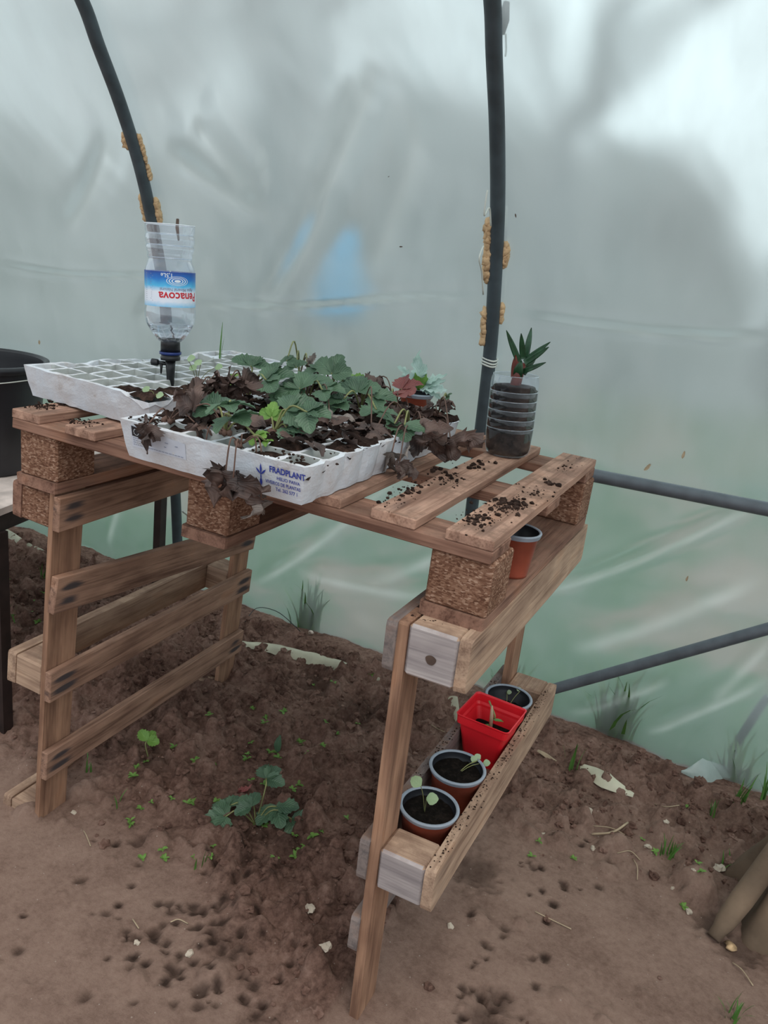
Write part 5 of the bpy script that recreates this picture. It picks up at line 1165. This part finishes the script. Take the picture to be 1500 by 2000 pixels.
o = tube('twig', spline([gpt(1155, 1632, .004), gpt(1195, 1630, .006), gpt(1226, 1608, .004)], 5), 0.0024, M['straw'], None, 6); tag(o, 'curved grey-brown twig on the soil right of the trough', 'twig')
# loose clods as stuff
mb = MB(); r = random.Random(23); cnt = 0
while cnt < 7000:
    x = r.uniform(-1.3, 1.9); y = r.uniform(-0.15, 0.95)
    i = int((x-X0)/ST); j = int((y-Y0)/ST)
    if r.random() > (1-PF[j, i])**2*0.98+0.012: continue
    R_ = 0.0016+0.010*r.random()**4.5; mb.add(*lump_v((x, y, gz(x, y)+R_*.15), R_, r.random()*80, 1 if R_ < .0055 else 2, .75, .8)); cnt += 1
o = mb.build('soil_clods', M['clod']); tag(o, 'crumbly brown soil clods scattered over the dug bed', 'soil', None, 'stuff')

# ------------------------------------------------------------------ stump at the lower right
sc = atz(1610, 1800, 0); t = thing('tree_stump', 'old weathered wooden stump base at the lower right edge', 'stump', (sc.x, sc.y, -0.02))
def lob(a, z): return 1+0.16*math.sin(3*a+1.0)*max(0, 1-z*3)+0.10*math.sin(7*a+0.4)+0.05*math.sin(13*a+z*12)
lathe('trunk', [(0.185, 0.0), (0.172, 0.03), (0.150, 0.07), (0.125, 0.13), (0.108, 0.2), (0.100, 0.30), (0.098, 0.36), (0.06, 0.37), (0, 0.365)], M['stump'], t, 72, (0, 0, 0), None, 0.08, True, lob)
a = gpt(1392, 1835)-Vector((sc.x, sc.y, -0.02)); b = atz(1505, 1680, .12)-Vector((sc.x, sc.y, -0.02))
tube('root', spline([a+Vector((0, 0, .004)), (a+b)/2+Vector((0, 0, .0)), b, b+(b-a)*.5], 5), [0.013, .014, .019, .02, .021, .022, .022, .022, .022, .022, .022, .022, .022, .022, .022, .022][:16], M['stump'], t, 10)
o = mesh('mushroom_scrap', *lump_v(gpt(1425, 1853, .006), .010, 4, 2, .5, .9), M['foamglue'], None, True); tag(o, 'small orange curled scrap on the soil beside the stump', 'scrap')

# ------------------------------------------------------------------ dead petals and leaves caught on the film
def bvh_film(px, py):
    d = ray(px, py).normalized(); hit, loc, nrm_, ix = wb.ray_cast(CAM, d); return (loc, nrm_) if hit else (aty(px, py, .9), Vector((0, -1, 0)))
for (px, py, s, ang, mt, lab) in ((1265, 912, .022, 1.0, 'pet', 'pale leaf scrap stuck to the film just above the horizontal pipe'), (1335, 888, .018, 1.5, 'pet', 'funnel-shaped dry petal stuck to the film above the pipe'), (1342, 1130, .014, 1.5, 'pet', 'yellow petal stuck to the film between the two right-hand pipes'),
    (783, 482, .008, 0.1, 'dark', 'tiny dark curl caught on the film at upper centre'), (1007, 421, .008, -1.2, 'dark', 'dark bud hanging on the film right of the middle hoop'), (759, 345, .004, 0.5, 'dark', 'dark speck on the film at upper centre'), (77, 668, .016, 1.5, 'pet', 'tan petal on the film above the rear tray left corner')):
    loc, nn = bvh_film(px, py); up_ = Vector((math.cos(ang), 0, math.sin(ang))); tow = (CAM-loc).normalized()
    mb = MB(); mb.add(*leaflet_v(tow*0.003-up_*s*0.5, up_, tow, s, s*.35, .05, .6, .1, .08, px)); o = mb.build('dried_scrap', M['twig'] if mt == 'dark' else M['straw'], None, True); o.location = loc; tag(o, lab, 'plant scrap')
